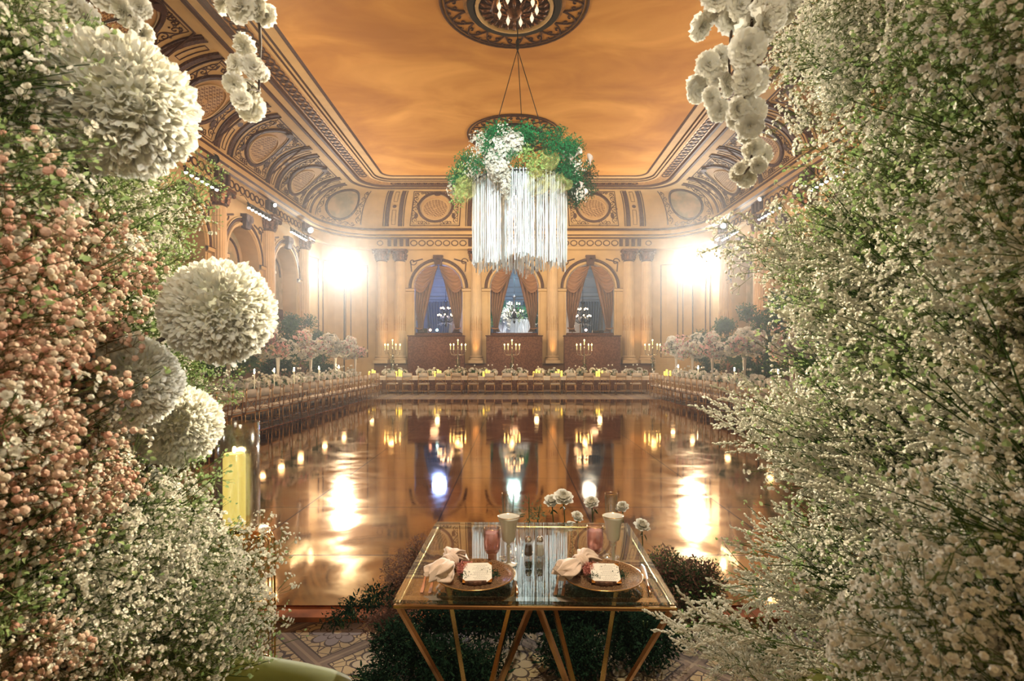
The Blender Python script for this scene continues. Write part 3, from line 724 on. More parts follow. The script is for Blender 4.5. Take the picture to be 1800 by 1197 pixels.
M['creamp'] = PETAL('cream_petal', (.88,.80,.56), (.93,.88,.72), .3)
M['pink'] = PETAL('pink_petal', (.86,.48,.46), (.93,.70,.66), .3)
M['blush'] = PETAL('blush_petal', (.86,.68,.60), (.90,.78,.70), .3)
M['stem'] = P('green_stem', (.10,.17,.05), .6, var=.4, vscale=20)
M['brass'] = P('polished_brass', (.62,.36,.13), .22, 1.0)
M['chairgold'] = P('satin_gold_chair', (.50,.28,.10), .32, .85)
M['linen'] = P('cream_linen', (.74,.62,.46), .85, var=.08, vscale=8, bump=.1, bscale=300)
M['opal'] = P('white_opal_glass', (.86,.82,.74), .15, coat=.5)
M['flame'] = EM('candle_flame', (1, .62, .16), 60)
M['flamew'] = EM('white_candle_flame', (1, .85, .55), 70)
M['waxy'] = P('glowing_yellow_wax', (.85,.70,.22), .5, emit=(1,.72,.10), estr=1.6)
M['waxw'] = P('white_wax', (.85,.82,.66), .5, emit=(1,.8,.45), estr=.25)
M['crystal'] = P('sparkling_crystal', (.95,.95,.92), .08, spec=1.0, coat=1.0)
M['dark'] = P('black_metal', (.02,.02,.022), .4)
M['silver'] = P('dark_silver', (.5,.47,.4), .18, 1.0)
M['fleur'] = P('bright_gold', (.70,.42,.16), .25, 1.0)

# ------------------------------------------------------------------ room beyond the arches
M['bluewall'] = P('grey_blue_panelled_wall', (.50,.50,.50), .7, var=.15, vscale=1.2)
M['drapegrey'] = P('slate_drape', (.13,.17,.21), .8, sheen=.4)
mb = MB()
mb.grid(np.array([[(x, 34.5, z) for x in (-8, 8)] for z in (0, 7.2)])); 
for sg in (-1, 1): mb.grid(np.array([[(sg*8, y, z) for y in (27.6, 34.5)] for z in (0, 7.2)]))
mb.grid(np.array([[(x, y, 7.2) for x in (-8, 8)] for y in (27.6, 34.5)])); mb.grid(np.array([[(x, y, 1.3) for x in (-8, 8)] for y in (27.5, 34.5)]), 1)
f = lambda s, b, o=0: (s, 34.5-o, b)
for z, w in ((6.7,.2),(6.1,.08),(5.6,.3),(5.3,.06)): ribbon(mb, f, [(-8, z), (8, z)], w, .12, 0)
for x in np.arange(-6.5, 7, 1.9):
    for w, h in ((.7, 1.5),): ribbon(mb, f, [(x-w, 3.0), (x-w, 4.9), (x+w, 4.9), (x+w, 3.0)], .06, .05, 2, True); ribbon(mb, f, circ((x, 4.2), .3, .4, 16), .07, .05, 2, True)
tag(mb.build('wall_far_room', [M['bluewall'], M['floorbrown'], M['gold']]), kind='structure')
def drape(mb, top, bot, y, folds=7, depth=.1, nz=14, mat=0, seed=0):
    """hanging cloth between two edge functions: top=(x0,x1,z), bot=(x0,x1,z), with fold ripples"""
    g = random.Random(seed); ph = g.uniform(0, 6); nx = folds*8
    G = []
    for k in range(nz+1):
        t = k/nz; e = t**1.4; x0 = top[0]+(bot[0]-top[0])*e; x1 = top[1]+(bot[1]-top[1])*e; z = top[2]+(bot[2]-top[2])*t
        G.append([(x0+(x1-x0)*u, y+depth*math.sin(u*folds*2*PI+ph+.4*math.sin(u*5+t*2)), z) for u in np.linspace(0, 1, nx+1)])
    mb.grid(np.array(G), mat)
for i, (xa, xb, xc, xd) in enumerate(((-5.4,-3.95,-5.0,-4.35), (-1.9,-.55,-1.75,-1.05), (.55,1.9,1.05,1.75), (4.1,5.4,4.35,5.0))):
    mb = MB(); drape(mb, (xa, xb, 5.1), (xc, xd, 1.5), 33.9, 8, .08, seed=i)
    tag(mb.build('drape', M['drapegrey'], smooth=True), ['slate drape in the left far arch, behind the tan curtains', 'dark drape left of the white fringe in the middle far arch', 'dark drape right of the white fringe in the middle far arch', 'slate drape in the right far arch, behind the tan curtains'][i], 'curtain')
point('far_room_blue', (-4.2, 30.2, 5.6), 260, (.18, .32, 1.0), .4)
point('far_room_teal', (0, 30.0, 6.0), 170, (.35, .75, 1.0), .4)
point('far_room_grey', (4.2, 30.4, 5.9), 90, (.6, .7, .75), .4)
point('far_room_warm', (-3.2, 32.8, 3.6), 55, (1, .6, .3), .3); point('far_room_warm', (3.0, 32.8, 3.4), 75, (1, .6, .3), .3)
def crystal_chandelier(loc, label, s=1.0):
    r = thing('crystal_chandelier', label, 'chandelier', loc)
    mb = MB(); mb.lathe([(.01,.95),(.05,.9),(.14,.82),(.05,.7),(.03,.3),(.09,.2),(.05,.0),(.12,-.15),(.04,-.45),(.07,-.55),(.001,-.68)], n=12)
    mb.tube([(0,0,.9),(0,0,2.2)], .015, 5)
    bulbs, dr = MB(), MB()
    for n, rr_, z in ((6,.28,.28),(8,.46,-.12)):
        for i in range(n):
            a = i*2*PI/n; c, sn = math.cos(a), math.sin(a)
            mb.tube([(.03*c,.03*sn,z-.15),(rr_*.5*c,rr_*.5*sn,z-.28),(rr_*c,rr_*sn,z-.12),(rr_*c,rr_*sn,z)], .018, 5)
            mb.lathe([(.001,z),(.05,z+.02),(.05,z+.04)], (rr_*c,rr_*sn,0), 8); mb.tube([(rr_*c,rr_*sn,z+.03),(rr_*c,rr_*sn,z+.12)], .014, 5)
            bulbs.ball((rr_*c,rr_*sn,z+.16), .03, 6, 5, sz=1.5)
            for q in range(3): dr.ball((rr_*c*(.5+.25*q), rr_*sn*(.5+.25*q), z-.3-.05*q), .02, 5, 4, sz=2)
    mb.build('frame', M['dark'], r, True); bulbs.build('bulbs', M['flame2'], r); dr.build('crystal_drops', M['crystal'], r)
    return r
M['flame2'] = EM('warm_bulb', (1, .66, .34), 28)
crystal_chandelier((-3.95, 31.2, 4.0), 'dark chandelier with lit bulbs seen through the left far arch')
crystal_chandelier((0.0, 29.6, 4.1), 'dark chandelier with lit bulbs seen through the middle far arch')
crystal_chandelier((3.95, 31.2, 3.95), 'dark chandelier with lit bulbs seen through the right far arch')

# curtains in the arches
M['curtain'] = P('taupe_satin_curtain', (.31,.175,.10), .5, sheen=.2, var=.08, vscale=5)
SIDE = ['left', 'middle', 'right']
for bi, c in enumerate(BX):
    for sg in (-1, 1):
        mb = MB(); zt = SPR+1.16; ztie = 3.05
        # hanging panel, from the crown of the arch out to the tie-back near the jamb
        nx, nz = 64, 26; G = []
        for k in range(nz+1):
            t = k/nz; z = zt+(2.87-zt)*t
            xin = .0 + .02 if z > zt else 0
            tt = min(1, (zt-z)/(zt-ztie)); xin = .01+.80*tt**.85
            if z < ztie: xin = .81-.16*math.sin(min(1, (ztie-z)/.3)*PI*.5)
            xo = 1.17 if z < SPR else math.sqrt(max(0.0004, 1.17**2-(z-SPR)**2))
            if z < ztie+.9 : xo = min(xo, 1.17-.12*math.sin(max(0, 1-abs(z-ztie)/.9)*PI/2))
            G.append([(c+sg*(xo+(xin-xo)*u), 27.12+.085*math.sin(u*34+1.1*math.sin(u*3))-.05*(1-t), z) for u in np.linspace(0, 1, nx+1)])
        mb.grid(np.array(G))
        cur = thing('curtain', f'tan satin curtain, {"left" if sg < 0 else "right"} half of the pair in the {SIDE[bi]} far arch', 'curtain', (0,0,0))
        mb.build('panel', M['curtain'], cur, True)
        # swag: catenary folds between crown and jamb
        sw = MB(); G = []; nu, nv = 24, 42
        for j in range(nv+1):
            v = j/nv; row = []
            zo = SPR+1.1-1.15*v    # outer end slides down the arch
            xo = math.sqrt(max(.0, 1.17**2-max(0, zo-SPR)**2)); xi = .03+.16*v; zi = zt-.02-.55*v
            for u in np.linspace(0, 1, nu+1):
                sag = (.08+.62*v)*math.sin(u**1.25*PI)*.62
                row.append((c+sg*(xi+(xo-xi)*u), 27.0-.11*abs(math.sin(v*6.5*PI))-.07*math.sin(u*PI), zi+(zo-zi)*u-sag))
            G.append(row)
        sw.grid(np.array(G)); sw.build('swag', M['curtain'], cur, True)
        tb = MB(); tb.tube([(c+sg*.78,26.98,ztie),(c+sg*.95,26.94,ztie-.05),(c+sg*1.14,27.0,ztie+.02)], .04, 6); tb.build('tie_back', M['curtain'], cur, True)
    fr = thing('balcony_bar', f'brown damask draped bar front under the {SIDE[bi]} far arch', 'bar', (c, 26.5, 0))
    mb = MB(); mb.cbox((0,-.1,1.31), (2.72,.5,2.62), .02); mb.build('front', M['damask'], fr)
    mb = MB(); mb.cbox((0,.75,2.07), (2.34,.3,1.52), .02); mb.build('upper_ledge', M['damask'], fr)
    mb = MB(); mb.cbox((0,-.1,2.64), (2.8,.56,.05), .015); mb.build('counter', M['brown'], fr)
# dj behind the left arch
def person(loc, label):
    r = thing('person', label, 'person', loc)
    bm_v = [(0,0,0),(0,0,.28),(0,0,.5),(0,.0,.6),(-.2,0,.5),(-.27,-.05,.25),(-.2,-.25,.15),(.2,0,.5),(.27,-.05,.25),(.2,-.25,.15),(-.17,-.33,.15),(.17,-.33,.15)]
    ed = [(0,1),(1,2),(2,3),(2,4),(4,5),(5,6),(2,7),(7,8),(8,9),(6,10),(9,11)]
    rad = [.17,.18,.15,.06,.085,.055,.04,.085,.055,.04,.035,.035]
    me = bpy.data.meshes.new('body'); me.from_pydata(bm_v, ed, []); o = bpy.data.objects.new('body', me); COL.objects.link(o); o.parent = r
    md = o.modifiers.new('skin', 'SKIN'); 
    for v, q in zip(me.skin_vertices[0].data, rad): v.radius = (q, q*.8)
    me.skin_vertices[0].data[0].use_root = True
    o.modifiers.new('sub', 'SUBSURF').levels = 1; me.materials.append(M['shirt'])
    hd = MB(); hd.ball((0,0,.74), .095, 14, 10, sz=1.25); hd.ball((0,-.1,.72), .018, 6, 4, sz=1.3); hd.ball((-.095,0,.73), .02, 6, 4, sz=1.5); hd.ball((.095,0,.73), .02, 6, 4, sz=1.5)
    hd.build('head', M['skin'], r, True)
    hr = MB(); hr.ball((0,.02,.785), .105, 12, 8, sz=1.05); hr.build('hair', M['dark'], r, True)
M['shirt'] = P('dark_shirt', (.02,.02,.03), .8); M['skin'] = P('skin', (.45,.27,.18), .5)
person((-3.0, 28.1, 2.35), 'person in dark clothes standing behind the bar in the left far arch')
dj = thing('audio_case', 'black audio rack standing on the ledge in the left far arch', 'equipment', (-4.6, 27.18, 2.83)); mb = MB(); mb.cbox((0,0,.11), (.5,.22,.22), .01); mb.build('case', M['dark'], dj); mb = MB(); [mb.box((-.18+.09*i, -.115, .14), (.04,.01,.02)) for i in range(4)]; mb.build('knobs', M['silver'], dj)
dj2 = thing('audio_case', 'low black mixer on the ledge in the right far arch', 'equipment', (4.2, 27.18, 2.83)); mb = MB(); mb.cbox((0,0,.06), (.55,.22,.12), .01); mb.build('case', M['dark'], dj2); mb = MB(); [mb.box((-.18+.09*i, -.115, .07), (.04,.01,.02)) for i in range(4)]; mb.build('knobs', M['silver'], dj2)
for x, z, colr, lb in ((-4.22, 2.95, (1,.42,.25), 'glowing orange lamp on the ledge in the left far arch'), (-3.88, 2.95, (.45,.9,1), 'small cyan lamp on the ledge in the left far arch'), (3.6, 2.95, (1,.6,.5), 'glowing pinkish lamp on the ledge in the right far arch')):
    l = thing('ledge_lamp', lb, 'lamp', (x, 27.15, 2.83)); mb = MB(); mb.lathe([(.05,0),(.05,.02),(.015,.03),(.015,.08)], n=10); mb.build('base', M['dark'], l)
    mb = MB(); mb.ball((0,0,.14), .065, 10, 8); mb.build('bulb', EM('bulb_%s' % lb[8:14].strip(), colr, 9), l, True)

# ------------------------------------------------------------------ flower chandelier
def fringe_chandelier(loc, label, seed=3, full=True):
    g = np.random.default_rng(seed); r = thing('flower_chandelier', label, 'chandelier', loc)   # local z=0 at the bottom of the fringe
    hp = MB(); 
    for rad, z in ((1.03, 1.95), (.72, 1.95), (.35, 1.95)): hp.tube([(rad*math.cos(t), rad*math.sin(t), z) for t in np.linspace(0, 2*PI, 41)], .02, 6)
    for i in range(4): a = i*PI/4; hp.tube([(1.03*math.cos(a),1.03*math.sin(a),1.95),(-1.03*math.cos(a),-1.03*math.sin(a),1.95)], .015, 5)
    hp.build('hoop', M['dark'], r)
    fr = MB(); 
    for rad, n, z1 in ((1.03, 150, 0), (.98, 120, .05), (.74, 70, .12), (.38, 34, .06)):
        for i in range(n):
            if g.random() < .10: continue
            a = i*2*PI/n+g.uniform(-.02,.02); R_ = rad+g.uniform(-.03,.03); zb = z1+g.uniform(0,.16)+.12*abs(math.sin(a*2.3))*(rad > .9)
            w = g.uniform(.006,.013); x, y = R_*math.cos(a), R_*math.sin(a)
            zz = np.linspace(zb, 2.0, 12); jx = g.normal(0, .003, 12)
            fr.tube(np.stack([x+jx, y+jx*.5, zz], 1), w*g.uniform(.7, 1.25, 12), 4)
    fr.build('fringe', M['fringe'], r)
    # greenery ring: blobs around the hoop, right side fuller
    def ringblobs(n, a0, a1, z0, z1, rr0, rr1, size):
        L_ = []
        for i in range(n):
            a = g.uniform(a0, a1); R_ = g.uniform(rr0, rr1); s_ = g.uniform(*size); L_.append((R_*math.cos(a), R_*math.sin(a), g.uniform(z0, z1), s_, s_, s_*g.uniform(.8,1.2)))
        return L_
    mb = MB(); bl = ringblobs(60, 0, 2*PI, 2.0, 2.75, .85, 1.35, (.14,.34)) + ringblobs(16, -1.0, .9, 1.75, 2.9, 1.1, 1.6, (.14,.28)) + ringblobs(10, PI*.75, PI*1.35, 1.7, 2.5, 1.2, 1.55, (.14,.26))
    leaves(mb, 34000 if full else 3000, bl, g, .05 if full else .1, TQUAD, 0, .2, 1.2); mb.build('fern_foliage', M['leafb'], r)
    mb = MB(); leaves(mb, 5200 if full else 900, ringblobs(16, -.9, 1.0, 1.6, 2.8, 1.15, 1.6, (.16,.32)), g, .06, TLEAF, 0, .2, 1.2); mb.build('dark_foliage', M['leafd'], r)
    mb = MB(); leaves(mb, 520 if full else 200, [(-1.25,-.55,1.85,.18,.18,.42),(-1.35,-.3,1.6,.14,.14,.3),(.35,-1.15,2.0,.25,.15,.25),(.15,-1.2,2.2,.2,.15,.2)], g, .07, TLEAF2, 0, .2, .8); mb.build('lime_leaves', M['lime'], r)
    mb = MB(); wb = [(-.78,-.9,2.35,.34,.25,.42),(-.95,-.8,2.0,.28,.2,.25),(-.3,-1.1,2.65,.22,.2,.3),(-.85,-.5,2.8,.26,.22,.22),(-1.45,-.3,1.8,.18,.2,.24),(1.15,-.75,2.15,.3,.22,.24),(1.3,-.6,1.6,.2,.18,.22),(-.6,.9,2.5,.4,.3,.3),(.7,.9,2.5,.4,.3,.3)]
    blooms(mb, 1500 if full else 300, wb, g, .026 if full else .05, [TBLOB], 0, .3); mb.build('small_white_blossoms', M['white'], r)
    mb = MB(); wb = [(-.38,-1.15,2.30,.30,.18,.30),(-.12,-1.2,2.42,.22,.15,.26),(-.42,-1.2,1.95,.26,.14,.32),(-.3,-1.2,1.62,.12,.1,.34),(-.55,-1.15,2.1,.2,.15,.25)]
    blooms(mb, 1700 if full else 250, wb, g, .042 if full else .07, [TBLOB], 0, .5); mb.build('white_hydrangea', M['white'], r)
    if full:
        for q, (x, y, z, s_) in enumerate(((.92,-1.05,2.12,.1),(1.12,-.98,2.22,.12),(1.04,-1.02,2.06,.12),(1.5,-.62,2.2,.12),(1.28,-.85,1.62,.1),(1.36,-.8,1.5,.09))):
            mb = MB(); G = []
            for v in np.linspace(0, 1, 8): G.append([(s_*(.08+.5*v**2)*math.cos(t), s_*(.08+.5*v**2)*math.sin(t), s_*1.5*v+s_*.45*v**2*math.cos(t)) for t in np.linspace(0, 2*PI, 13)])
            mb.grid(np.array(G)); o = mb.build('calla_lily', M['blush'], r, True); o.location = (x,y,z); o.rotation_euler = (g.uniform(.1,.6), g.uniform(-.6,.6), g.uniform(0,6))
        mt = M['tulle']
        for q, (x, y, z, sx_, sz_, rz_) in enumerate(((-1.12,-.85,1.62,.24,.42,.3),(.45,-1.2,2.0,.36,.32,-.4),(.35,-1.22,1.62,.24,.40,.7),(.75,-1.15,1.65,.32,.3,.2))):
            mb = MB(); G = []
            for v in np.linspace(0, 1, 12): G.append([(sx_*(.35+.65*math.sin(v*PI*.9))*u*1.0, .10*math.sin(u*9+v*4)+.06*math.sin(v*13), -sz_*(v-.5)*1.3) for u in np.linspace(-1, 1, 22)])
            mb.grid(np.array(G)); o = mb.build('organza_scarf', mt, r, True); o.location = (x,y,z); o.rotation_euler = (0, rz_, g.uniform(-.3,.3))
        ins = MB(); bu = MB()
        for i in range(46):
            a = g.uniform(0, 2*PI); R_ = g.uniform(.08,.34); z = g.uniform(.45, 1.7); ins.ball((R_*math.cos(a), R_*math.sin(a), z), .03, 6, 4, sz=1.6)
            if i % 2 == 0: bu.ball((R_*math.cos(a)*1.2, R_*math.sin(a)*1.2, z+.05), .014, 6, 4, sz=1.8)
        ins.tube([(0,0,.4),(0,0,1.95)], .02, 6); ins.build('crystal_core', M['crystal'], r); bu.build('core_bulbs', M['flame2'], r)
        top = (-.04, 0, 5.0)
        for a in (-2.45, -.75, 1.4):
            mb = MB(); mb.tube([top, (1.03*math.cos(a), 1.03*math.sin(a), 1.97)], .009, 4); mb.build('suspension_wire', M['dark'], r)
        mb = MB(); mb.tube([(-.04,0,5.0),(-.04,0,5.68)], .014, 5); mb.lathe([(.001,4.98),(.03,5.0),(.045,5.05),(.03,5.1),(.05,5.16),(.02,5.24),(.001,5.26)], (-.04,0,0), 10); mb.build('hook', M['dark'], r)
    return r
def fringe_mat():
    m, nt, b, out = new_mat('white_beaded_fringe'); L = nt.links
    tc = N(nt, 'ShaderNodeTexCoord'); n = N(nt, 'ShaderNodeTexNoise', i_Scale=60.0, i_Detail=2.0); L.new(tc.outputs['Object'], n.inputs['Vector'])
    g = N(nt, 'ShaderNodeNewGeometry'); mr = N(nt, 'ShaderNodeMapRange'); mr.inputs[3].default_value = .45; mr.inputs[4].default_value = 1.0; L.new(g.outputs['Random Per Island'], mr.inputs[0])
    cc = N(nt, 'ShaderNodeMix', data_type='RGBA'); cc.inputs[6].default_value = (.55,.62,.66,1); cc.inputs[7].default_value = (.95,.97,.98,1); L.new(mr.outputs[0], cc.inputs[0]); L.new(cc.outputs[2], b.inputs['Base Color'])
    bp = N(nt, 'ShaderNodeBump', i_Strength=.6, i_Distance=.01); L.new(n.outputs['Fac'], bp.inputs['Height']); L.new(bp.outputs[0], b.inputs['Normal']); b.inputs['Roughness'].default_value = .35; return m
M['fringe'] = fringe_mat(); M['lime'] = PETAL('lime_leaf', (.26,.42,.10), (.45,.6,.22), .35)
def tulle():
    m, nt, b, out = new_mat('yellow_organza'); b.inputs['Base Color'].default_value = (.72,.66,.22,1); b.inputs['Roughness'].default_value = .3; b.inputs['Alpha'].default_value = .26; return m
M['tulle'] = tulle()
fringe_chandelier((.115, 12.1, 3.49), 'large hanging chandelier of white fringe under a ring of green foliage and white flowers')
fringe_chandelier((0, 32.0, 1.9), 'white fringe flower chandelier in the room behind the middle far arch', 9, False)
spot('far_fringe_key', (0, 28.2, 6.0), (0, 32, 3), 1300, (1,1,1), 45, .5, .2)
cr = thing('crystal_cluster', 'cluster of crystal drops hanging from the front ceiling rose', 'chandelier', (0.07, 11.75, 9.25))
mb = MB()
mb.tube([(.45*math.cos(t), .45*math.sin(t), .02) for t in np.linspace(0, 2*PI, 25)], .015, 5); 
for i in range(6): a = i*PI/3; mb.tube([(.45*math.cos(a), .45*math.sin(a), .02), (.1*math.cos(a), .1*math.sin(a), .17)], .012, 5)
mb.build('crown', M['brass'], cr)
for i in range(9):
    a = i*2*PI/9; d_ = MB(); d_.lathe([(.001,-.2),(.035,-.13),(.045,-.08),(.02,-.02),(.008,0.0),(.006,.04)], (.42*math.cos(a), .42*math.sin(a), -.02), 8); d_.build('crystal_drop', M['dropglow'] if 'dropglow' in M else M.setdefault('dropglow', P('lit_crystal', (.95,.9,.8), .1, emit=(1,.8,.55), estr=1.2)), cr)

# ------------------------------------------------------------------ chairs
def chair_parts():
    W, D = .42, .41; out = []
    st = MB()
    for sx in (-1, 1):
        st.tube([(sx*.205,-.2,.44),(sx*.205,-.215,.7),(sx*.205,-.225,.905)], .0115, 6); 
        st.lathe([(.001,.9),(.016,.91),(.01,.925),(.012,.935),(.001,.965)], (sx*.205,-.226,0), 6)
        for q in (-1, 1): st.tube([(sx*.205,-.226,.915),(sx*.205+q*.022,-.226,.93),(sx*.205+q*.02,-.226,.947)], [.007,.007,.003], 4)
    for z in (.50, .745): st.tube([(-.205,-.21,z),(.205,-.21,z)], .008, 5)
    st.tube([(-.205,-.21,.50),(.205,-.218,.745)], .0065, 5); st.tube([(.205,-.21,.50),(-.205,-.218,.745)], .0065, 5)
    st.lathe([(.001,-.012),(.02,0),(.001,.012)], (0,-.215,.6225), 8)
    out.append(('back_frame', st, 'chairgold', True))
    for sx in (-1, 1):
        for sy in (-1, 1):
            l = MB(); l.tube([(sx*.2,sy*.19,.44),(sx*.202,sy*.195,.2),(sx*.205,sy*(.2 if sy > 0 else .215),0)], [.0125,.011,.009], 6); out.append(('leg', l, 'chairgold', True))
    sf = MB()
    for sx in (-1, 1): sf.box((sx*.2,0,.435), (.022,.4,.03)); sf.tube([(sx*.2,-.19,.2),(sx*.2,.19,.2)], .007, 5)
    for sy in (-1, 1): sf.box((0,sy*.195,.435), (.4,.022,.03)); sf.tube([(-.2,sy*.193,.16),(.2,sy*.193,.16)], .007, 5)
    out.append(('seat_frame', sf, 'chairgold', False))
    s = MB(); G = []
    s.cbox((0,0,.47), (.43,.41,.05), .018); out.append(('seat', s, 'linen', True))
    c = MB(); c.cbox((0,-.21,.845), (.43,.035,.175), .014); out.append(('back_cover', c, 'linen', True))
    return out
cpm = [(n_, m_.mesh(n_, M[mt], sm)) for n_, m_, mt, sm in chair_parts()]
def chair(loc, rz, label, group):
    r = thing('dining_chair', label, 'chair', loc, rz, group)
    for n_, me in cpm: o = bpy.data.objects.new(n_, me); COL.objects.link(o); o.parent = r
GL = {'L': 'gold chairs with cream covers in the left row', 'R': 'gold chairs with cream covers in the right row', 'B': 'gold chairs with cream covers along the far table'}
LB = {'L': 'gold framed chair with cream seat in the row along the left tables', 'R': 'gold framed chair with cream seat in the row along the right tables', 'B': 'gold framed chair with cream seat in the row before the far table'}
for i in range(18): chair((-5.95+i*.70+rng.uniform(-.03,.03), 23.2, 0), rng.uniform(-.05,.05), f'gold chair with cream cover, {ordn(i+1)} from the left in the far row', GL['B'])
YS = [7.3+i*.575 for i in range(26)]
for q, y in enumerate(YS):
    q = len(YS)-1-q
    LB['L'] = 'gold chair with cream cover, '+fromend(q, 26, 'the left row'); LB['R'] = 'gold chair with cream cover, '+fromend(q, 26, 'the right row')
    chair((-5.72+rng.uniform(-.015,.015), y, 0), PI/2+rng.uniform(-.05,.05), LB['L'], GL['L'])
    chair((5.72+rng.uniform(-.015,.015), y, 0), -PI/2+rng.uniform(-.05,.05), LB['R'], GL['R'])

# ------------------------------------------------------------------ banquet tables
def table_parts(L_, W_=1.15):
    t = MB(); t.cbox((0,0,.735), (L_,W_,.03), .008)
    cl = MB(); n = 60; 
    G = []
    for z, e in ((.756,-.02),(.752,.012),(.66,.02),(.60,.028)):
        G.append([( (L_/2+.0)*cx_, (W_/2+e)*cy_, z) for cx_, cy_ in ((-1,-1),(-.5,-1),(0,-1),(.5,-1),(1,-1),(1,1),(.5,1),(0,1),(-.5,1),(-1,1))])
    cl.grid(np.array(G), 0, closed=True); cl.add([(-L_/2,-W_/2,.757),(L_/2,-W_/2,.757),(L_/2,W_/2,.757),(-L_/2,W_/2,.757)], [(0,1,2,3)])
    legs = []
    for sx in (-1,1):
        for sy in (-1,1): l = MB(); l.tube([(sx*(L_/2-.12),sy*(W_/2-.12),.72),(sx*(L_/2-.12),sy*(W_/2-.12),0)], .018, 8); legs.append(('leg', l, 'brass', True))
    return [('tabletop', t, 'wood', False), ('linen_cover', cl, 'linen', False)] + legs
tpm = {k: [(n_, m_.mesh(n_, M[mt], sm)) for n_, m_, mt, sm in table_parts(k)] for k in (2.05, 1.95)}
def table(loc, rz, L_, label, group):
    r = thing('banquet_table', label, 'table', loc, rz, group)
    for n_, me in tpm[L_]: o = bpy.data.objects.new(n_, me); COL.objects.link(o); o.parent = r
for i in range(6): table((-5.15+i*2.06, 24.3, 0), 0, 2.05, f'linen covered table across the far end of the hall, {ordn(i+1)} from the left', 'tables across the far end')
TY = [7.2+i*1.955 for i in range(8)]
for q, y in enumerate(TY):
    q = len(TY)-1-q
    table((-6.62, y, 0), PI/2, 1.95, 'linen covered table, '+fromend(q, 8, 'the left line of tables'), 'tables along the left side')
    table((6.62, y, 0), PI/2, 1.95, 'linen covered table, '+fromend(q, 8, 'the right line of tables'), 'tables along the right side')

# goblets
gob = MB(); gob.lathe([(.001,0),(.038,.002),(.036,.006),(.008,.014),(.006,.05),(.007,.09),(.01,.1),(.03,.125),(.034,.16),(.040,.195),(.046,.212),(.043,.210),(.037,.19),(.031,.16),(.026,.13),(.001,.12)], n=20, cap=False)
gobm = gob.mesh('goblet', M['opal'], True)
def simple(name, me, loc, label, cat, group, rz=0, sc_=1):
    o = bpy.data.objects.new(name, me); COL.objects.link(o); o.location = loc; o.rotation_euler = (0,0,rz); o.scale = (sc_,)*3; return tag(o, label, cat, group)
for q, y in enumerate(YS):
    q = len(YS)-1-q
    for sg, nm in ((-1,'left'),(1,'right')): simple('goblet', gobm, (sg*6.2, y+.05, .757), 'white goblet on the linen, '+fromend(q, 26, f'the {nm} tables'), 'goblet', f'white goblets along the {nm} tables', 0, 1.2)
for i in range(18): simple('goblet', gobm, (-5.72+i*.70, 23.95, .757), f'white goblet on the near edge of the far table, {ordn(i+1)} from the left', 'goblet', 'white goblets on the far table', 0, 1.15)

# low flower arrangements
def low_arr(seed, pinkish):
    g = np.random.default_rng(seed); out = []
    bl = [(g.uniform(-.5,.5), g.uniform(-.12,.12), g.uniform(.08,.2), g.uniform(.12,.22), .12, g.uniform(.08,.15)) for _ in range(7)]
    m = MB(); leaves(m, 420, bl, g, .075, TLEAF, 0, .1, 1.0); out.append(('foliage', m, 'leaf'))
    m = MB(); blooms(m, 84, [(x,y,z+.04,a,b_,c_) for x,y,z,a,b_,c_ in bl], g, .072, TROSE, 0, .9); out.append(('roses', m, 'white'))
    m = MB(); blooms(m, 16, bl, g, .055, TROSE, 0, 1.0); out.append(('accent_roses', m, 'blush' if pinkish else 'creamp'))
    m = MB(); s_ = MB()
    for k in range(3):
        x, z = g.uniform(-.5,.5), g.uniform(.36,.52); s_.tube([(x*.7,0,.1),(x,0,z)], .004, 4); m.ball((x,0,z), .035, 8, 6)
    out.append(('globe_heads', m, 'white')); out.append(('stems', s_, 'stem'))
    for _n, mm, _t in out: mm.V = [np.stack([v[:,0], v[:,1], np.maximum(v[:,2], .003)], 1) for v in mm.V]
    return [(n_, mm.mesh(n_, M[mt])) for n_, mm, mt in out]
LOW = [low_arr(40+i, i % 2) for i in range(4)]
def low(loc, rz, k, label, group):
    r = thing('flower_arrangement', label, 'flowers', loc, rz, group)
    for n_, me in LOW[k]: o = bpy.data.objects.new(n_, me); COL.objects.link(o); o.parent = r
for i in range(9): low((-5.4+i*1.35, 24.3, .757), 0, i % 4, f'low arrangement of white roses on the far table, {ordn(i+1)} from the left', 'low flower arrangements on the far table')
for i, y in enumerate(np.arange(7.2, 22.0, 1.3)):
    low((-6.5, y, .757), PI/2, (i+1) % 4, 'low arrangement of pale roses, '+fromend(11-i, 12, 'the left tables'), 'low flower arrangements on the left tables')
    low((6.5, y, .757), -PI/2, (i+2) % 4, 'low arrangement of pale roses, '+fromend(11-i, 12, 'the right tables'), 'low flower arrangements on the right tables')

# candles
pc = MB(); pc.lathe([(.001,0),(.04,0),(.04,.97),(.034,1.0),(.015,.985),(.001,.985)], n=14, cap=False); pcm = pc.mesh('pillar_candle', M['waxy'], True)
for i, px in enumerate((655, 702, 770, 855, 943, 982, 1053, 1172)):
    x = (px-904)*23.95/950
    for j, (dx, dy, h) in enumerate(((-.12,0,.22),(0,.08,.30),(.12,-.02,.25))):
        o = simple('pillar_candle', pcm, (x+dx+.0, 23.86+dy, .757), f'yellow pillar candle on the far table, {("left","tallest middle","right")[j]} of the {ordn(i+1)} trio from the left', 'candle', 'yellow pillar candles on the far table'); o.scale = (1,1,h)
    if i % 2 == 0: point('candle_glow', (x, 23.75, 1.25), 7.0, (1,.72,.34), .1)
def taper(loc, label, group, h=.5):
    r = thing('taper_candle', label, 'candle', loc, 0, group)
    for n_, me in TP: o = bpy.data.objects.new(n_, me); COL.objects.link(o); o.parent = r
    r.scale = (1,1,h/.5)
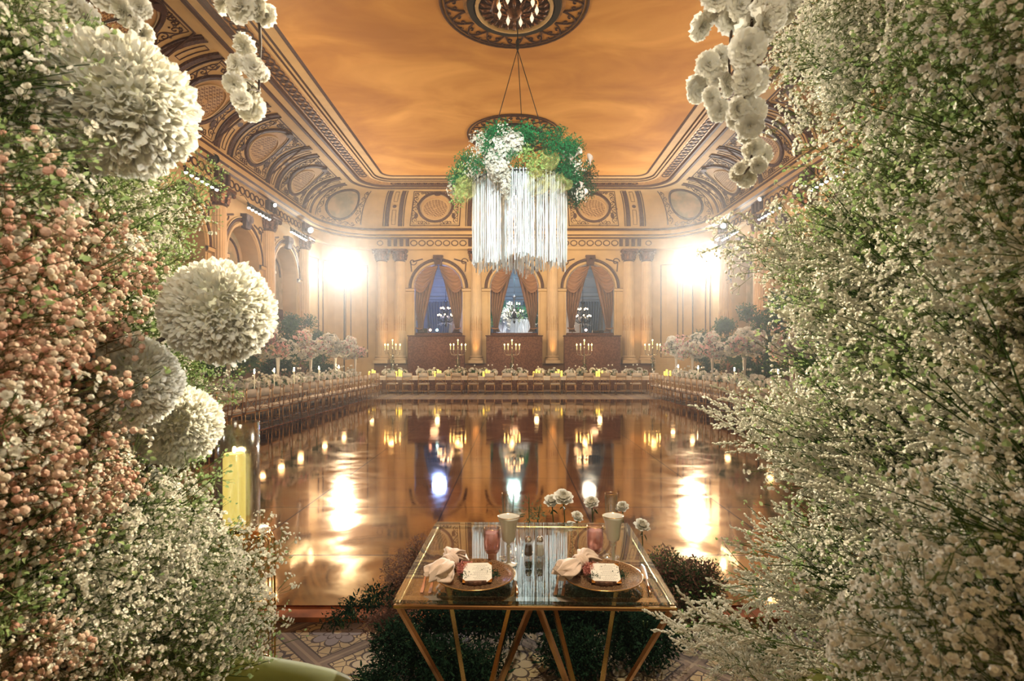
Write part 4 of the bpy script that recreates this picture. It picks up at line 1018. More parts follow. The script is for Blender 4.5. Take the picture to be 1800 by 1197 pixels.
a_ = MB(); a_.lathe([(.001,0),(.045,0),(.045,.01),(.01,.02),(.01,.05),(.02,.06),(.02,.08)], n=10); b_ = MB(); b_.tube([(0,0,.07),(0,0,.5)], .012, 8); c_ = MB(); c_.ball((0,0,.535), .014, 8, 6, sz=2.2)
TP = [('holder', a_.mesh('holder', M['brass'])), ('wax', b_.mesh('wax', M['waxw'])), ('flame', c_.mesh('flame', M['flamew']))]
for sg, nm, dl in ((-1, 'left', (9.5, 13.2, 14.3, 15.6, 17.6, 19.6)), (1, 'right', (9.9, 13.0, 15.6, 18.7, 21.0))):
    for y in dl:
        for k in range(3): taper((sg*(6.35+.05*k), y+.11*k, .757), f'tall burning white taper, {ordn(k+1)} in the {ordn(1+len(dl)-1-dl.index(y))} cluster from the far end, {nm} tables', f'taper candles on the {nm} tables', .44+.05*(k % 2))
        point('candle_glow', (sg*6.2, y+.1, 1.4), 3.0, (1,.7,.35), .08)

# candelabra
def candelabra(loc, label):
    r = thing('candelabra', label, 'candelabra', loc)
    s = MB(); s.lathe([(.15,0),(.15,.02),(.05,.05),(.03,.1),(.05,.3),(.025,.36),(.02,.8),(.04,.86),(.02,.92),(.02,1.15),(.035,1.2),(.02,1.25),(.02,1.36)], n=14); s.build('stem', M['silver'], r, True)
    pos = [(0,0,1.42)]
    for i, (x, y) in enumerate(((-.34,0),(-.18,-.12),(.18,-.12),(.34,0))):
        a = MB(); a.tube([(0,0,1.0),(x*.4,y*.5,.93),(x*.85,y*.9,.97),(x,y,1.08),(x,y,1.14)], .012, 6); a.lathe([(.001,1.13),(.04,1.15),(.03,1.18),(.012,1.2)], (x,y,0), 10); a.build('arm', M['silver'], r, True); pos.append((x,y,1.18))
        for q in range(2): pass
    for x, y, z in pos:
        h = .2 if x else .16
        c = MB(); c.tube([(x,y,z-.02),(x,y,z+h)], .019, 8); c.build('candle', M['waxg'], r)
        f_ = MB(); f_.ball((x,y,z+h+.04), .02, 8, 6, sz=1.8); f_.build('flame', M['flame'], r)
    iv = MB(); leaves(iv, 130, [(0,0,.3,.09,.09,.3),(0,0,.65,.07,.07,.25)], rng, .07, TLEAF, 0, .6, 1); iv.build('ivy', M['leafd'], r)
    point('candelabra_glow', (loc[0], loc[1]-.25, 2.35), 5, (1,.68,.28), .12)
M['waxg'] = P('pale_green_wax', (.62,.72,.50), .5, emit=(.9,.85,.3), estr=.25)
for px, nm in ((690,'leftmost silver candelabra on the far table, before the left pair of columns'), (805,'silver candelabra on the far table, before the left far arch'), (900,'silver candelabra on the far table, before the middle far arch'), (1027,'silver candelabra on the far table, before the right far arch'), (1147,'rightmost silver candelabra on the far table, before the right pair of columns')):
    candelabra(((px-904)*24.62/950, 24.62, .757), nm)

# tall vases with clouds of flowers
def tall(seed):
    g = np.random.default_rng(seed); v = MB()
    v.lathe([(.001,0),(.09,0),(.085,.02),(.025,.06),(.03,.3),(.055,.8),(.075,.84),(.068,.84),(.04,.7),(.001,.7)], n=18, cap=False)
    bl = [(g.uniform(-.33,.33), g.uniform(-.4,.4), g.uniform(.9,1.5), g.uniform(.2,.3), g.uniform(.2,.34), g.uniform(.18,.3)) for _ in range(11)]
    f_ = MB(); leaves(f_, 420, bl, g, .09, TLEAF, 0, .3, 1); w = MB(); blooms(w, 330, bl[:8], g, .072, TROSE+[TBLOB], 0, .8); pk = MB(); blooms(pk, 210, bl[6:], g, .052, [TBLOB], 0, .6)
    cr_ = MB(); blooms(cr_, 34, bl, g, .075, TROSE, 0, .95)
    return [('vase', v.mesh('vase', M['opal'], True)), ('foliage', f_.mesh('foliage', M['leafd'])), ('white_blossoms', w.mesh('white_blossoms', M['white'])), ('pink_blossoms', pk.mesh('pink_blossoms', M['pink'])), ('cream_roses', cr_.mesh('cream_roses', M['creamp']))]
TALL = [tall(70+i) for i in range(3)]
lt = {-1: [(22.3,'farthest'),(19.8,'second farthest'),(17.4,'third farthest'),(15.0,'fourth farthest'),(12.4,'second nearest'),(9.6,'nearest')], 1: [(21.9,'farthest'),(19.9,'second farthest'),(17.9,'third farthest'),(15.4,'fourth farthest'),(12.8,'second nearest'),(10.2,'nearest')]}
for sg, L_ in lt.items():
    for i, (y, w_) in enumerate(L_):
        r = thing('tall_flower_vase', f'{w_} of the tall white vases with pink and white flowers on the {"left" if sg < 0 else "right"} tables', 'flowers', (sg*6.56, y, .757), i*1.7)
        for n_, me in TALL[(i+(sg > 0)) % 3]: o = bpy.data.objects.new(n_, me); COL.objects.link(o); o.parent = r
# trees behind the side tables
def tree(seed, h):
    g = np.random.default_rng(seed); t = MB(); t.tube([(0,0,0),(.05,0,h*.3),(-.04,.03,h*.6),(0,0,h*.85)], [.06,.05,.035,.015], 7); bl = []
    for k in range(13):
        a = g.uniform(0,6.3); z = h*g.uniform(.35,.95); R_ = .52*(1-abs(z/h-.55)); p = (R_*math.cos(a), R_*math.sin(a), z); bl.append((*p, .36, .36, .32)); t.tube([(0,0,z-.35),(p[0]*.6,p[1]*.6,z-.1),p], [.025,.015,.006], 5)
    l = MB(); leaves(l, 4600, bl, g, .11, TLEAF, 0, .1, 1.2)
    pot = MB(); pot.lathe([(.18,0),(.24,.35),(.26,.36),(.25,.3),(.001,.3)], n=16, cap=False)
    return [('trunk', t.mesh('trunk', M['bark'], True)), ('leaves', l.mesh('leaves', M['leafd'])), ('pot', pot.mesh('pot', M['opal'], True))]
M['bark'] = P('bark', (.12,.07,.04), .8)
TREE = [tree(90+i, 3.3) for i in range(3)]
tr = {-1: [(23.0,.85,'farthest'),(20.6,1.0,'second farthest'),(18.3,1.05,'third farthest'),(16.0,1.1,'fourth farthest'),(13.4,1.1,'second nearest'),(10.5,1.1,'nearest')], 1: [(22.8,.85,'farthest'),(20.5,.95,'second farthest'),(18.1,1.0,'third farthest'),(15.8,1.1,'fourth farthest'),(13.5,1.1,'second nearest'),(10.8,1.1,'nearest')]}
for sg, L_ in tr.items():
    for i, (y, s_, w_) in enumerate(L_):
        r = thing('potted_tree', f'{w_} leafy green tree behind the {"left" if sg < 0 else "right"} tables', 'tree', (sg*8.12, y, 0), i*2.1); r.scale = (s_,)*3
        for n_, me in TREE[i % 3]: o = bpy.data.objects.new(n_, me); COL.objects.link(o); o.parent = r
for sg in (-1, 1):
    for y in (10.5, 15, 19.5): spot('tree_uplight', (sg*7.6, y, .5), (sg*8.9, y+1.2, 3.6), 130, (1,.42,.14), 80, .8, .1)

# light bars under the cornice, lamps, follow spots
def light_bar(loc, rz, label):
    r = thing('light_bar', label, 'stage light', loc, rz)
    b = MB(); b.tube([(-.85,0,0),(.85,0,0)], .03, 6); [b.tube([(x,0,0),(x,.18,.28),(x,.32,.30)], .012, 5) for x in (-.7,.7)]; b.build('rail', M['dark'], r)
    for i in range(7):
        x = -.75+.25*i; h = MB(); h.lathe([(.03,.0),(.045,-.02),(.06,-.12),(.062,-.13)], (x,0,0), 10); 
        o = h.build('lamp_head', M['dark'], r); e = MB(); e.ball((x,0,-.13), .048, 10, 6); e.build('bulb', M['barbulb'], o, True)
M['barbulb'] = EM('white_bulb', (1,.93,.8), 30)
for sg, nm in ((-1,'left'),(1,'right')):
    for i, w_ in enumerate(('farthest','middle','nearest')):
        light_bar((sg*8.85, RIBS[i]-BAY/2, 6.72), sg*-PI/2, f'{w_} of the lit light bars under the {nm} cornice')
        area('bar_light', (sg*8.6, RIBS[i]-BAY/2, 6.5), (sg*1.0, RIBS[i]-BAY/2, .8), 50, (1,.8,.6), 1.5, .1, 120)
def can_lamp(loc, target, label, rad=.12, glow=True, L_=.4):
    r = thing('stage_lamp', label, 'stage light', loc)
    d = (Vector(target)-Vector(loc)); r.rotation_euler = d.to_track_quat('-Z','Y').to_euler()
    b = MB(); b.lathe([(rad*.6,L_),(rad*.9,L_*.9),(rad,L_*.3),(rad*1.12,0),(rad*1.12,-.04),(rad*1.0,-.04),(rad*.95,.03)], n=20, cap=False); b.build('housing', M['dark'], r)
    l = MB(); l.lathe([(.001,-.01),(rad*.5,-.008),(rad*.98,.01)], n=20, cap=False); l.build('lens', EM('lens_glow', (1,.93,.82), 40 if glow is True else glow) if glow else M['dark'], r)
    y = MB(); y.tube([(-rad*1.3,0,L_*.4),(-rad*1.3,.0,L_*.8+.15),(0,0,L_+.25),(rad*1.3,0,L_*.8+.15),(rad*1.3,0,L_*.4)], .015, 5); y.build('yoke', M['dark'], r)
    return r
can_lamp((-9.0, 20.3, 7.32), (0, 14, 2), 'small lit lamp clamped to the left cornice', .07, 30, .2)
can_lamp((-9.0, 16.2, 7.55), (0, 8, 5), 'round unlit black lamp on the left cornice', .13, False, .2)
can_lamp((-8.9, 23.6, 7.15), (0, 14, 2), 'amber glowing lamp on the left cornice near the far corner', .12, 20, .2)
can_lamp((8.9, 23.0, 7.2), (0, 14, 2), 'bright lamp on the right cornice near the far corner', .12, 40, .2)
can_lamp((9.0, 19.8, 7.4), (0, 14, 2), 'small lamp clamped to the right cornice', .07, 30, .2)
for i, p in enumerate(FOLLOW):
    r = thing('follow_spot', f'blazing white follow spot on a stand in the {"left" if i == 0 else "right"} far corner', 'stage light', (p[0], p[1], 0))
    s = MB(); s.tube([(0,0,.3),(0,0,p[2]-.5)], .03, 8); 
    for k in range(3): a = k*2*PI/3+.5; s.tube([(0,0,.75),(.33*math.cos(a),.33*math.sin(a),.02)], .018, 6)
    s.build('stand', M['dark'], r)
    hd = MB(); rad = .27 if i == 0 else .33
    for dx in ((0,) if i == 0 else (-.0,)): hd.lathe([(rad*.7,.5),(rad*.95,.45),(rad,.0),(rad*1.1,-.02),(rad*1.1,-.06),(rad*.95,-.06)], (dx,0,0), 24, cap=False)
    o = hd.build('housing', M['dark'], r); o.location = (0,0,p[2]); d = Vector((0,0,1.9))-Vector((p[0],p[1],p[2])); o.rotation_euler = d.to_track_quat('-Z','Y').to_euler()
    l = MB(); l.lathe([(.001,-.04),(rad*.5,-.038),(rad*.96,-.03)], n=24, cap=False); l.build('lens', EM('spot_lens', (1,.98,.93), 420), o)
    y = MB(); y.tube([(-rad*1.25,0,.2),(-rad*1.25,0,-.35),(0,0,-.5),(rad*1.25,0,-.35),(rad*1.25,0,.2)], .02, 6); oy = y.build('yoke', M['dark'], r); oy.location = (0,0,p[2])
# amber uplights at the far columns
for x in (-6.15, -1.9, 1.9, 6.15):
    spot('column_uplight', (x, 26.35, 1.45), (x, 26.95, 5.5), 85, (1,.45,.12), 60, .7, .06)
for c in BX: point('bar_wash', (c, 25.6, 2.0), 5, (1,.6,.35), .2)
# ------------------------------------------------------------------ sweetheart table in front
def at(px, py, d):
    """the point of the hall that stands at distance d along the hall, read off the photograph's plan"""
    return Vector(((px-904)*d/950, d, 1.6-(py-628)*d/950))
def on_table(px, py, h=.75):
    d = (1.6-h)*950/(py-628); return Vector(((px-904)*d/950, d, h))
M['glasstop'] = GLASS('clear_glass_top', (.93,.97,.95), 0.0, 1.5)
M['glassedge'] = P('green_glass_edge', (.35,.45,.40), .1, spec=.9)
M['glassedge'].node_tree.nodes['Principled BSDF'].inputs['Transmission Weight'].default_value = .6
M['glass'] = GLASS('clear_glass', (.97,.98,.98), 0.0, 1.45)
M['goldrim'] = P('gold_rim', (.80,.50,.18), .2, 1.0)
M['rosegold'] = P('rose_gold_cutlery', (.74,.42,.24), .22, 1.0)
M['legs'] = P('brushed_gold_legs', (.60,.34,.13), .2, 1.0, var=.25, vscale=3)
TR = math.radians(-1.2); tc_ = Vector((.08, 2.33, 0)); 
st = thing('glass_table', 'square glass topped table with gold angled legs, set for two in front', 'table', tc_, TR)
TW, TD = .99, .90
mb = MB(); mb.cbox((0,0,.7435), (TW,TD,.012), .003); mb.build('glass_top', M['glasstop'], st)
mb = MB()   # bevelled polished border strips of the glass
for sy in (-1,1): mb.box((0,sy*(TD/2-.018),.7505), (TW-.01,.034,.0014))
for sx in (-1,1): mb.box((sx*(TW/2-.018),0,.7505), (.034,TD-.07,.0014))
mb.build('bevelled_border', M['bevel'] if 'bevel' in M else M.setdefault('bevel', GLASS('bevelled_glass', (.80,.84,.82), .02, 1.9)), st)
mb = MB()
for sy in (-1,1): mb.cbox((0,sy*(TD/2-.006),.7265), (TW,.016,.014), .003)
for sx in (-1,1): mb.cbox((sx*(TW/2-.01),0,.7265), (.016,TD-.04,.014), .003)
mb.build('top_frame', M['legs'], st)
for sx in (-1,1):
    for (tx, ty) in ((-.5,-1),(.5-.0,-1),(-.5,1),(.5,1)):
        x0 = sx*TW*.25 + tx*(TW*.5-.03) ; y0 = ty*(TD/2-.02); bx = sx*TW*.25+(.03 if tx > 0 else -.03); by = ty*.035
        mb = MB(); mb.bar((x0,y0,.72), (bx,by,.02), .02, .014); mb.build('leg', M['legs'], st)
    mb = MB(); mb.cbox((sx*TW*.25,0,.01), (.12,.12,.02), .004); mb.build('foot', M['legs'], st)
ZTB = .7515
# charger plates
def plate_mat():
    m, nt, b, out = new_mat('amber_glass_charger'); L = nt.links; tc = N(nt,'ShaderNodeTexCoord')
    n = N(nt,'ShaderNodeTexNoise', i_Scale=220.0, i_Detail=3.0); L.new(tc.outputs['Object'], n.inputs['Vector'])
    cr = N(nt,'ShaderNodeValToRGB'); L.new(n.outputs['Fac'], cr.inputs[0]); e = cr.color_ramp.elements; e[0].position=.35; e[0].color=(.16,.075,.035,1); e[1].position=.75; e[1].color=(.60,.38,.2,1)
    L.new(cr.outputs[0], b.inputs['Base Color']); b.inputs['Roughness'].default_value=.22; b.inputs['Metallic'].default_value=.55; return m
M['plate'] = plate_mat()
M['napkin'] = P('blush_linen_napkin', (.80,.60,.47), .85, var=.12, vscale=25, bump=.15, bscale=300, sheen=.3)
M['card'] = P('ivory_card', (.86,.80,.70), .7); M['ink'] = P('grey_brown_ink', (.40,.36,.32), .8); M['woodslice'] = P('rough_wood_slice', (.14,.06,.03), .8, var=.5, vscale=60)
M['moss'] = PETAL('dark_moss', (.015,.05,.03), (.03,.09,.05), .1); M['pinkmoss'] = PETAL('coral_moss', (.62,.22,.18), (.80,.36,.30), .2)
def place_setting(px, py, which):
    c = on_table(px, py); c.z = ZTB
    p = thing('charger_plate', f'speckled amber charger plate at the {which} place setting', 'plate', c)
    mb = MB(); mb.lathe([(.001,.004),(.07,.004),(.105,.006),(.135,.016),(.150,.024),(.151,.027),(.149,.028),(.134,.021),(.104,.011),(.07,.008),(.001,.008)], n=64, cap=False); mb.build('dish', M['plate'], p, True)
    mb = MB(); mb.tube([(.1505*math.cos(t), .1505*math.sin(t), .0265) for t in np.linspace(0, 2*PI, 65)], .0016, 6); mb.build('gold_rim', M['goldrim'], p, True)
    w = thing('wood_slice', f'rough wood slice with moss holding the menu card on the {which} plate', 'menu holder', c+Vector((.004,-.01,.009)))
    mb = MB(); prof = []; n = 40; g = np.random.default_rng(3+len(which))
    rr_ = .062+.004*np.sin(np.arange(n)*3.0)+g.uniform(-.002,.002,n); a = np.arange(n)*2*PI/n
    mb.grid(np.array([np.stack([rr_*k*np.cos(a), rr_*k*np.sin(a), np.full(n, z)], 1) for k, z in ((.01,0),(1,0),(1.02,.006),(1,.013),(.01,.013))]), 0, closed=True); mb.build('slice', M['woodslice'], w)
    mb = MB(); leaves(mb, 900, [(.045,.02,.02,.04,.03,.016),(-.04,-.01,.02,.03,.03,.012),(.07,.005,.015,.025,.025,.012),(0,.03,.02,.04,.02,.02)], g, .008, TQUAD, 0, .1, 1.4); mb.build('moss', M['moss'], w)
    mb = MB(); leaves(mb, 1100, [(-.052,.035,.03,.026,.026,.024),(-.035,.055,.03,.02,.018,.018),(-.06,.01,.025,.016,.02,.016)], g, .008, TQUAD, 0, .1, 1.4); mb.build('pink_moss', M['pinkmoss'], w)
    m_ = thing('menu_card', f'small ivory menu card with gold corners on the {which} plate', 'card', c+Vector((.008,-.012,.036)), math.radians(3 if which == 'left' else -3))
    m_.rotation_euler.x = math.radians(20)
    mb = MB(); mb.box((0,0,0), (.108,.10,.0016)); mb.build('paper', M['card'], m_)
    mb = MB()
    for i in range(11):
        wd_ = (.052,.03,.06,.064,.04,.058,.05,.062,.03,.055,.045)[i]; 
        x0 = .012-wd_/2; y = .036-.0072*i; nseg = 7; x = x0
        while x < x0+wd_:
            l_ = g.uniform(.003,.008); mb.box((x+l_/2, y, .0011), (l_, .0016, .0003)); x += l_+.0018
    mb.build('printed_lines', M['ink'], m_)
    mb = MB()
    for sx in (-1,1):
        for sy in (-1,1):
            X, Y = sx*.0545, sy*.0505; V = [(X,Y,.002),(X-sx*.016,Y,.002),(X,Y-sy*.016,.002),(X,Y,-.0015),(X-sx*.016,Y,-.0015),(X,Y-sy*.016,-.0015)]; mb.add(V, [(0,1,2),(3,5,4),(0,3,4,1),(1,4,5,2),(2,5,3,0)])
    mb.build('gold_corners', M['goldrim'], m_)
    return c
cL = place_setting(836, 1021, 'left'); cR = place_setting(1059, 1022, 'right')
# napkins tied in a knot
def napkin(c, ang, label, seed, s=1.0):
    """two flared cloth tails pinched by a knot in the middle"""
    r = thing('napkin', label, 'napkin', c, ang); g = np.random.default_rng(seed); mb = MB()
    for sg, ln, fl_ in ((-1,.105,.046),(1,.085,.040)):
        G = []
        for v in np.linspace(0, 1, 22):
            row = []; wr = .010+fl_*v**.8*(1 if v < .85 else 1-.6*(v-.85)/.15); x = sg*(.004+ln*v*(.95))
            bend = .03*math.sin(v*2.5)*sg
            for a in np.linspace(0, 2*PI, 45)[:-1]:
                q = 1+.24*math.sin(a*4+v*5+seed)*v**.5+.13*math.sin(a*9+2*v+seed*2)
                y = wr*q*math.cos(a); z = wr*.50*q*math.sin(a)
                jag = .012*math.sin(a*5+seed)*v**4
                row.append((x+sg*jag, y+bend, max(z, -.018*v-.006)+.024+.012*math.sin(v*4)))
            G.append(row)
        mb.grid(np.array(G), 0, closed=True)
        mb.add(G[-1], [tuple(range(44))])
    kn = MB(); th = np.linspace(0, 2*PI, 21)
    for k in range(4): kn.tube([(.004*(k-1.5)*2.2+.004*math.sin(t*2+k), .022*math.cos(t), .026+.019*math.sin(t)) for t in th], .0068, 7)
    mb.build('cloth', M['napkin'], r, True); kn.build('knot', M['napkin'], r, True); r.scale = (s,)*3; return r
napkin(on_table(790, 1010, ZTB)+Vector((0,0,.022)), math.radians(58), 'blush napkin tied in a knot across the left charger plate', 2, 1.15)
napkin(on_table(1019, 1010, ZTB)+Vector((0,0,.022)), math.radians(32), 'blush napkin tied in a knot across the right charger plate', 5, 1.12)
# glasses
def goblet_parts(): return gob
def big_goblet(px, py, ztop_py, label):
    c = on_table(px, py); c.z = ZTB; H = 1.6-(ztop_py-628)*c.y/950-ZTB
    r = thing('goblet', label, 'goblet', c); k = H/.213
    mb = MB(); mb.lathe([(a*k, z*k) for a, z in [(.001,0),(.030,.001),(.036,.003),(.033,.007),(.012,.013),(.0065,.02),(.006,.05),(.0062,.078),(.0095,.08),(.0095,.085),(.0065,.088),(.0068,.093),(.011,.099),(.025,.108),(.029,.122),(.032,.15),(.036,.178),(.044,.2),(.0478,.213),(.0462,.213),(.042,.2),(.034,.178),(.030,.15),(.027,.122),(.001,.108)]], n=48, cap=False); mb.build('bowl_and_stem', M['opal'], r, True)
    mb = MB(); mb.tube([(.0470*k*math.cos(t), .0470*k*math.sin(t), .213*k) for t in np.linspace(0,2*PI,49)], .0011, 6); mb.build('gold_rim', M['goldrim'], r, True)
big_goblet(894, 994, 907, 'white milk glass goblet with gold rim at the left setting')
big_goblet(1078, 992, 906, 'white milk glass goblet with gold rim at the right setting')
def flute(px, py, ztop, label):
    c = on_table(px, py); c.z = ZTB; H = 1.6-(ztop-628)*c.y/950-ZTB; r = thing('champagne_flute', label, 'glass', c); k = H/.25
    mb = MB(); mb.lathe([(a, z*k) for a, z in [(.001,0),(.034,.001),(.035,.003),(.012,.008),(.0045,.02),(.004,.085),(.006,.1),(.016,.12),(.021,.16),(.0245,.21),(.0265,.25),(.0255,.25),(.0235,.21),(.020,.16),(.015,.122),(.001,.108)]], n=32, cap=False); mb.build('glass_body', M['glass'], r, True)
    mb = MB(); mb.tube([(.026*math.cos(t), .026*math.sin(t), .25*k) for t in np.linspace(0,2*PI,33)], .0008, 5); mb.build('gold_rim', M['goldrim'], r, True)
    mb = MB(); 
    for i in range(10): a = i*PI/5; mb.tube([(.0165*math.cos(a),.0165*math.sin(a),.12*k),(.0215*math.cos(a),.0215*math.sin(a),.16*k),(.0268*math.cos(a),.0268*math.sin(a),.24*k)], .0007, 4)
    mb.build('cut_ribs', M['glassedge'], r)
flute(893, 981, 867, 'tall clear champagne flute behind the left white goblet'); flute(1074, 980, 867, 'tall clear champagne flute behind the right white goblet')
M['pinkglass'] = GLASS('pink_glass', (1.0,.86,.85), .0, 1.45); M['pinkwater'] = P('pink_water', (.97,.78,.75), .05, spec=.5); 
_b = M['pinkwater'].node_tree.nodes['Principled BSDF']; _b.inputs['Transmission Weight'].default_value = .55; _b.inputs['IOR'].default_value = 1.2; _b.inputs['Emission Color'].default_value = (1,.6,.55,1); _b.inputs['Emission Strength'].default_value = .0
def tumbler(px, py, ztop, label):
    c = on_table(px, py); c.z = ZTB; H = 1.6-(ztop-628)*c.y/950-ZTB; r = thing('pink_water_glass', label, 'glass', c); k = H/.15
    mb = MB(); mb.lathe([(a, z*k) for a, z in [(.024,.05),(.030,.056),(.0335,.07),(.0345,.1),(.0335,.15),(.0325,.15),(.0332,.1),(.032,.071),(.028,.058),(.001,.054)]], n=40, cap=False); mb.build('bowl', M['pinkglass'], r, True)
    mb = MB(); mb.lathe([(a, z*k) for a, z in [(.001,.056),(.027,.06),(.0315,.072),(.0328,.1),(.0322,.131),(.001,.131)]], n=40, cap=False); mb.build('water', M['pinkwater'], r, True)
    mb = MB(); mb.lathe([(a, z*k) for a, z in [(.001,0),(.029,.001),(.029,.004),(.02,.009),(.0175,.02),(.018,.04),(.024,.05),(.001,.053)]], n=32, cap=False); mb.build('thick_stem', M['pinkfoot'], r, True)
    mb = MB(); mb.tube([(.033*math.cos(t), .033*math.sin(t), .15*k) for t in np.linspace(0,2*PI,41)], .0008, 5); mb.build('rim', M['goldrim'], r, True)
M['pinkfoot'] = P('copper_tinted_glass', (.62,.30,.22), .1, .25, coat=.6)
tumbler(865, 992, 928, 'pink water glass beside the left white goblet'); tumbler(1046, 990, 924, 'pink water glass beside the right white goblet')
M['pepper'] = P('ground_pepper', (.10,.06,.035), .9); M['salt'] = P('white_salt', (.82,.80,.72), .9); M['chrome'] = P('chrome_cap', (.8,.8,.78), .12, 1.0)
for px, mt, nm in ((929,'pepper','glass pepper shaker with chrome cap, left of the pair'), (949,'salt','glass salt shaker with chrome cap, right of the pair')):
    c = on_table(px, 977); c.z = ZTB; r = thing('shaker', nm, 'shaker', c)
    mb = MB(); mb.lathe([(.001,0),(.0185,.001),(.0185,.012),(.0165,.035),(.0135,.055),(.012,.062)], n=8, cap=False); mb.build('glass_body', M['glass'], r)
    mb = MB(); mb.lathe([(.001,.003),(.0165,.003),(.0165,.012),(.015,.034),(.0128,.048),(.001,.048)], n=8, cap=False); mb.build('contents', M[mt], r)
    mb = MB(); mb.lathe([(.0135,.06),(.0145,.064),(.0135,.072),(.0115,.079),(.006,.083),(.001,.084)], n=20, cap=False); mb.build('cap', M['chrome'], r, True)
def fork(a, b, label, n=4):
    """a lies at the handle end, b at the tines"""
    a, b = Vector(a), Vector(b); d = (b-a); L_ = d.length; r = thing('fork', label, 'fork', a, math.atan2(d.y, d.x)-PI/2); m = MB()
    G = [[(x*w, y*L_, z+(.0006 if x else .0014)) for x in (-1,-.3,.3,1)] for y, w, z in ((0,.0052,.001),(.1,.006,.001),(.4,.0035,.003),(.62,.0028,.008),(.68,.006,.009),(.74,.0115,.007),(.8,.0115,.004))]
    m.grid(np.array(G)); m.build('handle', M['rosegold'], r, True)
    t_ = MB()
    for i in range(n): x = (i-(n-1)/2)*.0062; t_.tube([(x, L_*.79, .005),(x, L_*.9, .004),(x*.96, L_*1.0, .010)], [.0016,.0014,.0006], 5)
    t_.build('tines', M['rosegold'], r, True)
def knife(a, b, label):
    a, b = Vector(a), Vector(b); d = b-a; L_ = d.length; r = thing('knife', label, 'knife', a, math.atan2(d.y, d.x)-PI/2)
    m = MB(); m.tube([(0,0,.004),(0,L_*.2,.005),(0,L_*.45,.004)], [.0055,.006,.004], 8); m.build('handle', M['rosegold'], r, True)
    m = MB(); G = [[(x*w, y*L_, .003+z) for x, z in ((-1,0),(0,.0012),(1,0))] for y, w in ((.45,.004),(.5,.0085),(.8,.0095),(.93,.008),(1.0,.001))]; m.grid(np.array(G)); m.build('blade', M['chrome'], r, True)
ot = lambda x, y: on_table(x, y, ZTB)
fork(ot(741, 1042), ot(752, 998), 'outer rose gold fork left of the left plate'); fork(ot(755, 1043), ot(766, 999), 'inner rose gold fork left of the left plate, beside the plate rim')
fork(ot(976, 1046), ot(984, 1001), 'outer rose gold fork left of the right plate'); fork(ot(989, 1048), ot(996, 1003), 'inner rose gold fork left of the right plate, half under the napkin')
knife(ot(909, 1046), ot(903, 1000), 'knife lying right of the left plate'); knife(ot(1143, 1045), ot(1128, 993), 'knife lying right of the right plate')

# greenery and white roses around the far side and feet of the table
def floor_arr(loc, seed, blobs, label, roses=(), mats=('leafd','leafd'), n=4200, size=.04, extra=None):
    g = np.random.default_rng(seed); r = thing('greenery_arrangement', label, 'flowers', loc)
    m = MB(); leaves(m, n, blobs, g, size, TLEAF, 0, .1, 1.1); m.build('foliage', M[mats[0]], r)
    m = MB(); leaves(m, n*2, blobs, g, size*.5, TQUAD, 0, .5, 1.2); m.build('fine_fern', M[mats[1]], r)
    st_ = MB()
    for x, y, z, rx, ry, rz in blobs:
        for k in range(5): e = (x+g.uniform(-rx,rx)*.8, y+g.uniform(-ry,ry)*.8, z+g.uniform(-.2,1)*rz*.9); st_.tube([(x*.7,y*.7,max(0,z-rz)),((x+e[0])/2,(y+e[1])/2,(z+e[2])/2),e], .003, 4)
    st_.build('stems', M['stem'], r)
    return r
M['under'] = PETAL('shaded_green_leaf', (.010,.028,.016), (.022,.05,.026), .1)  # leaf green darkened, shade beneath the glass table put into its colour
M['haze_leaf'] = PETAL('smoke_bush', (.16,.085,.06), (.26,.15,.11), .3)
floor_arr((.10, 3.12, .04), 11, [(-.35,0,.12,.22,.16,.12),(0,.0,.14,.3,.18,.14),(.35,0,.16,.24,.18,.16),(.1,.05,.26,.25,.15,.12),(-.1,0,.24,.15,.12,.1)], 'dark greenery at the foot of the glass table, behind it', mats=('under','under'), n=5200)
floor_arr((.95, 2.92, .04), 12, [(0,0,.24,.16,.14,.24),(-.14,0,.40,.13,.12,.14),(.05,0,.32,.15,.14,.16)], 'dark feathery greenery right behind the glass table corner', mats=('haze_leaf','leafd'), n=3800, size=.028)
floor_arr((-.62, 3.0, .04), 13, [(0,0,.30,.13,.12,.20),(-.08,-.05,.12,.14,.12,.12),(.1,0,.46,.09,.09,.12)], 'rust coloured smoke bush left behind the glass table', mats=('haze_leaf','haze_leaf'), n=3600, size=.02)
floor_arr((-.86, 2.92, .03), 14, [(0,0,.22,.12,.1,.06),(.12,0,.28,.12,.1,.07),(-.1,.03,.14,.10,.08,.05)], 'low green fern sprigs on the floor left of the glass table', mats=('under','under'), n=420, size=.03)
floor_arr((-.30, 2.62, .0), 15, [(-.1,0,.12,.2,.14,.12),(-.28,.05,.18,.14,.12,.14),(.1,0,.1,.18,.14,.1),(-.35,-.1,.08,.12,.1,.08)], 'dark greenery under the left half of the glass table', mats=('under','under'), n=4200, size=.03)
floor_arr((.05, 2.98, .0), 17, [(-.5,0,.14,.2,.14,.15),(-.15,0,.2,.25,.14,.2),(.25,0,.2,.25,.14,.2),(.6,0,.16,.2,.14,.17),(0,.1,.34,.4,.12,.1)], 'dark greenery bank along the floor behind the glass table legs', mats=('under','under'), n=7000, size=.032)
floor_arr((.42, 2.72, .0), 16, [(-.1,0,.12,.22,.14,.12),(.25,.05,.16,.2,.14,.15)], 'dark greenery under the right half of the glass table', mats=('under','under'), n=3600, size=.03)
TR2 = T_petalflower(((8,.15,1.0,.85),(8,.45,.92,.8),(7,.8,.78,.8),(6,1.15,.62,.8),(5,1.4,.45,.7)), seed=8)
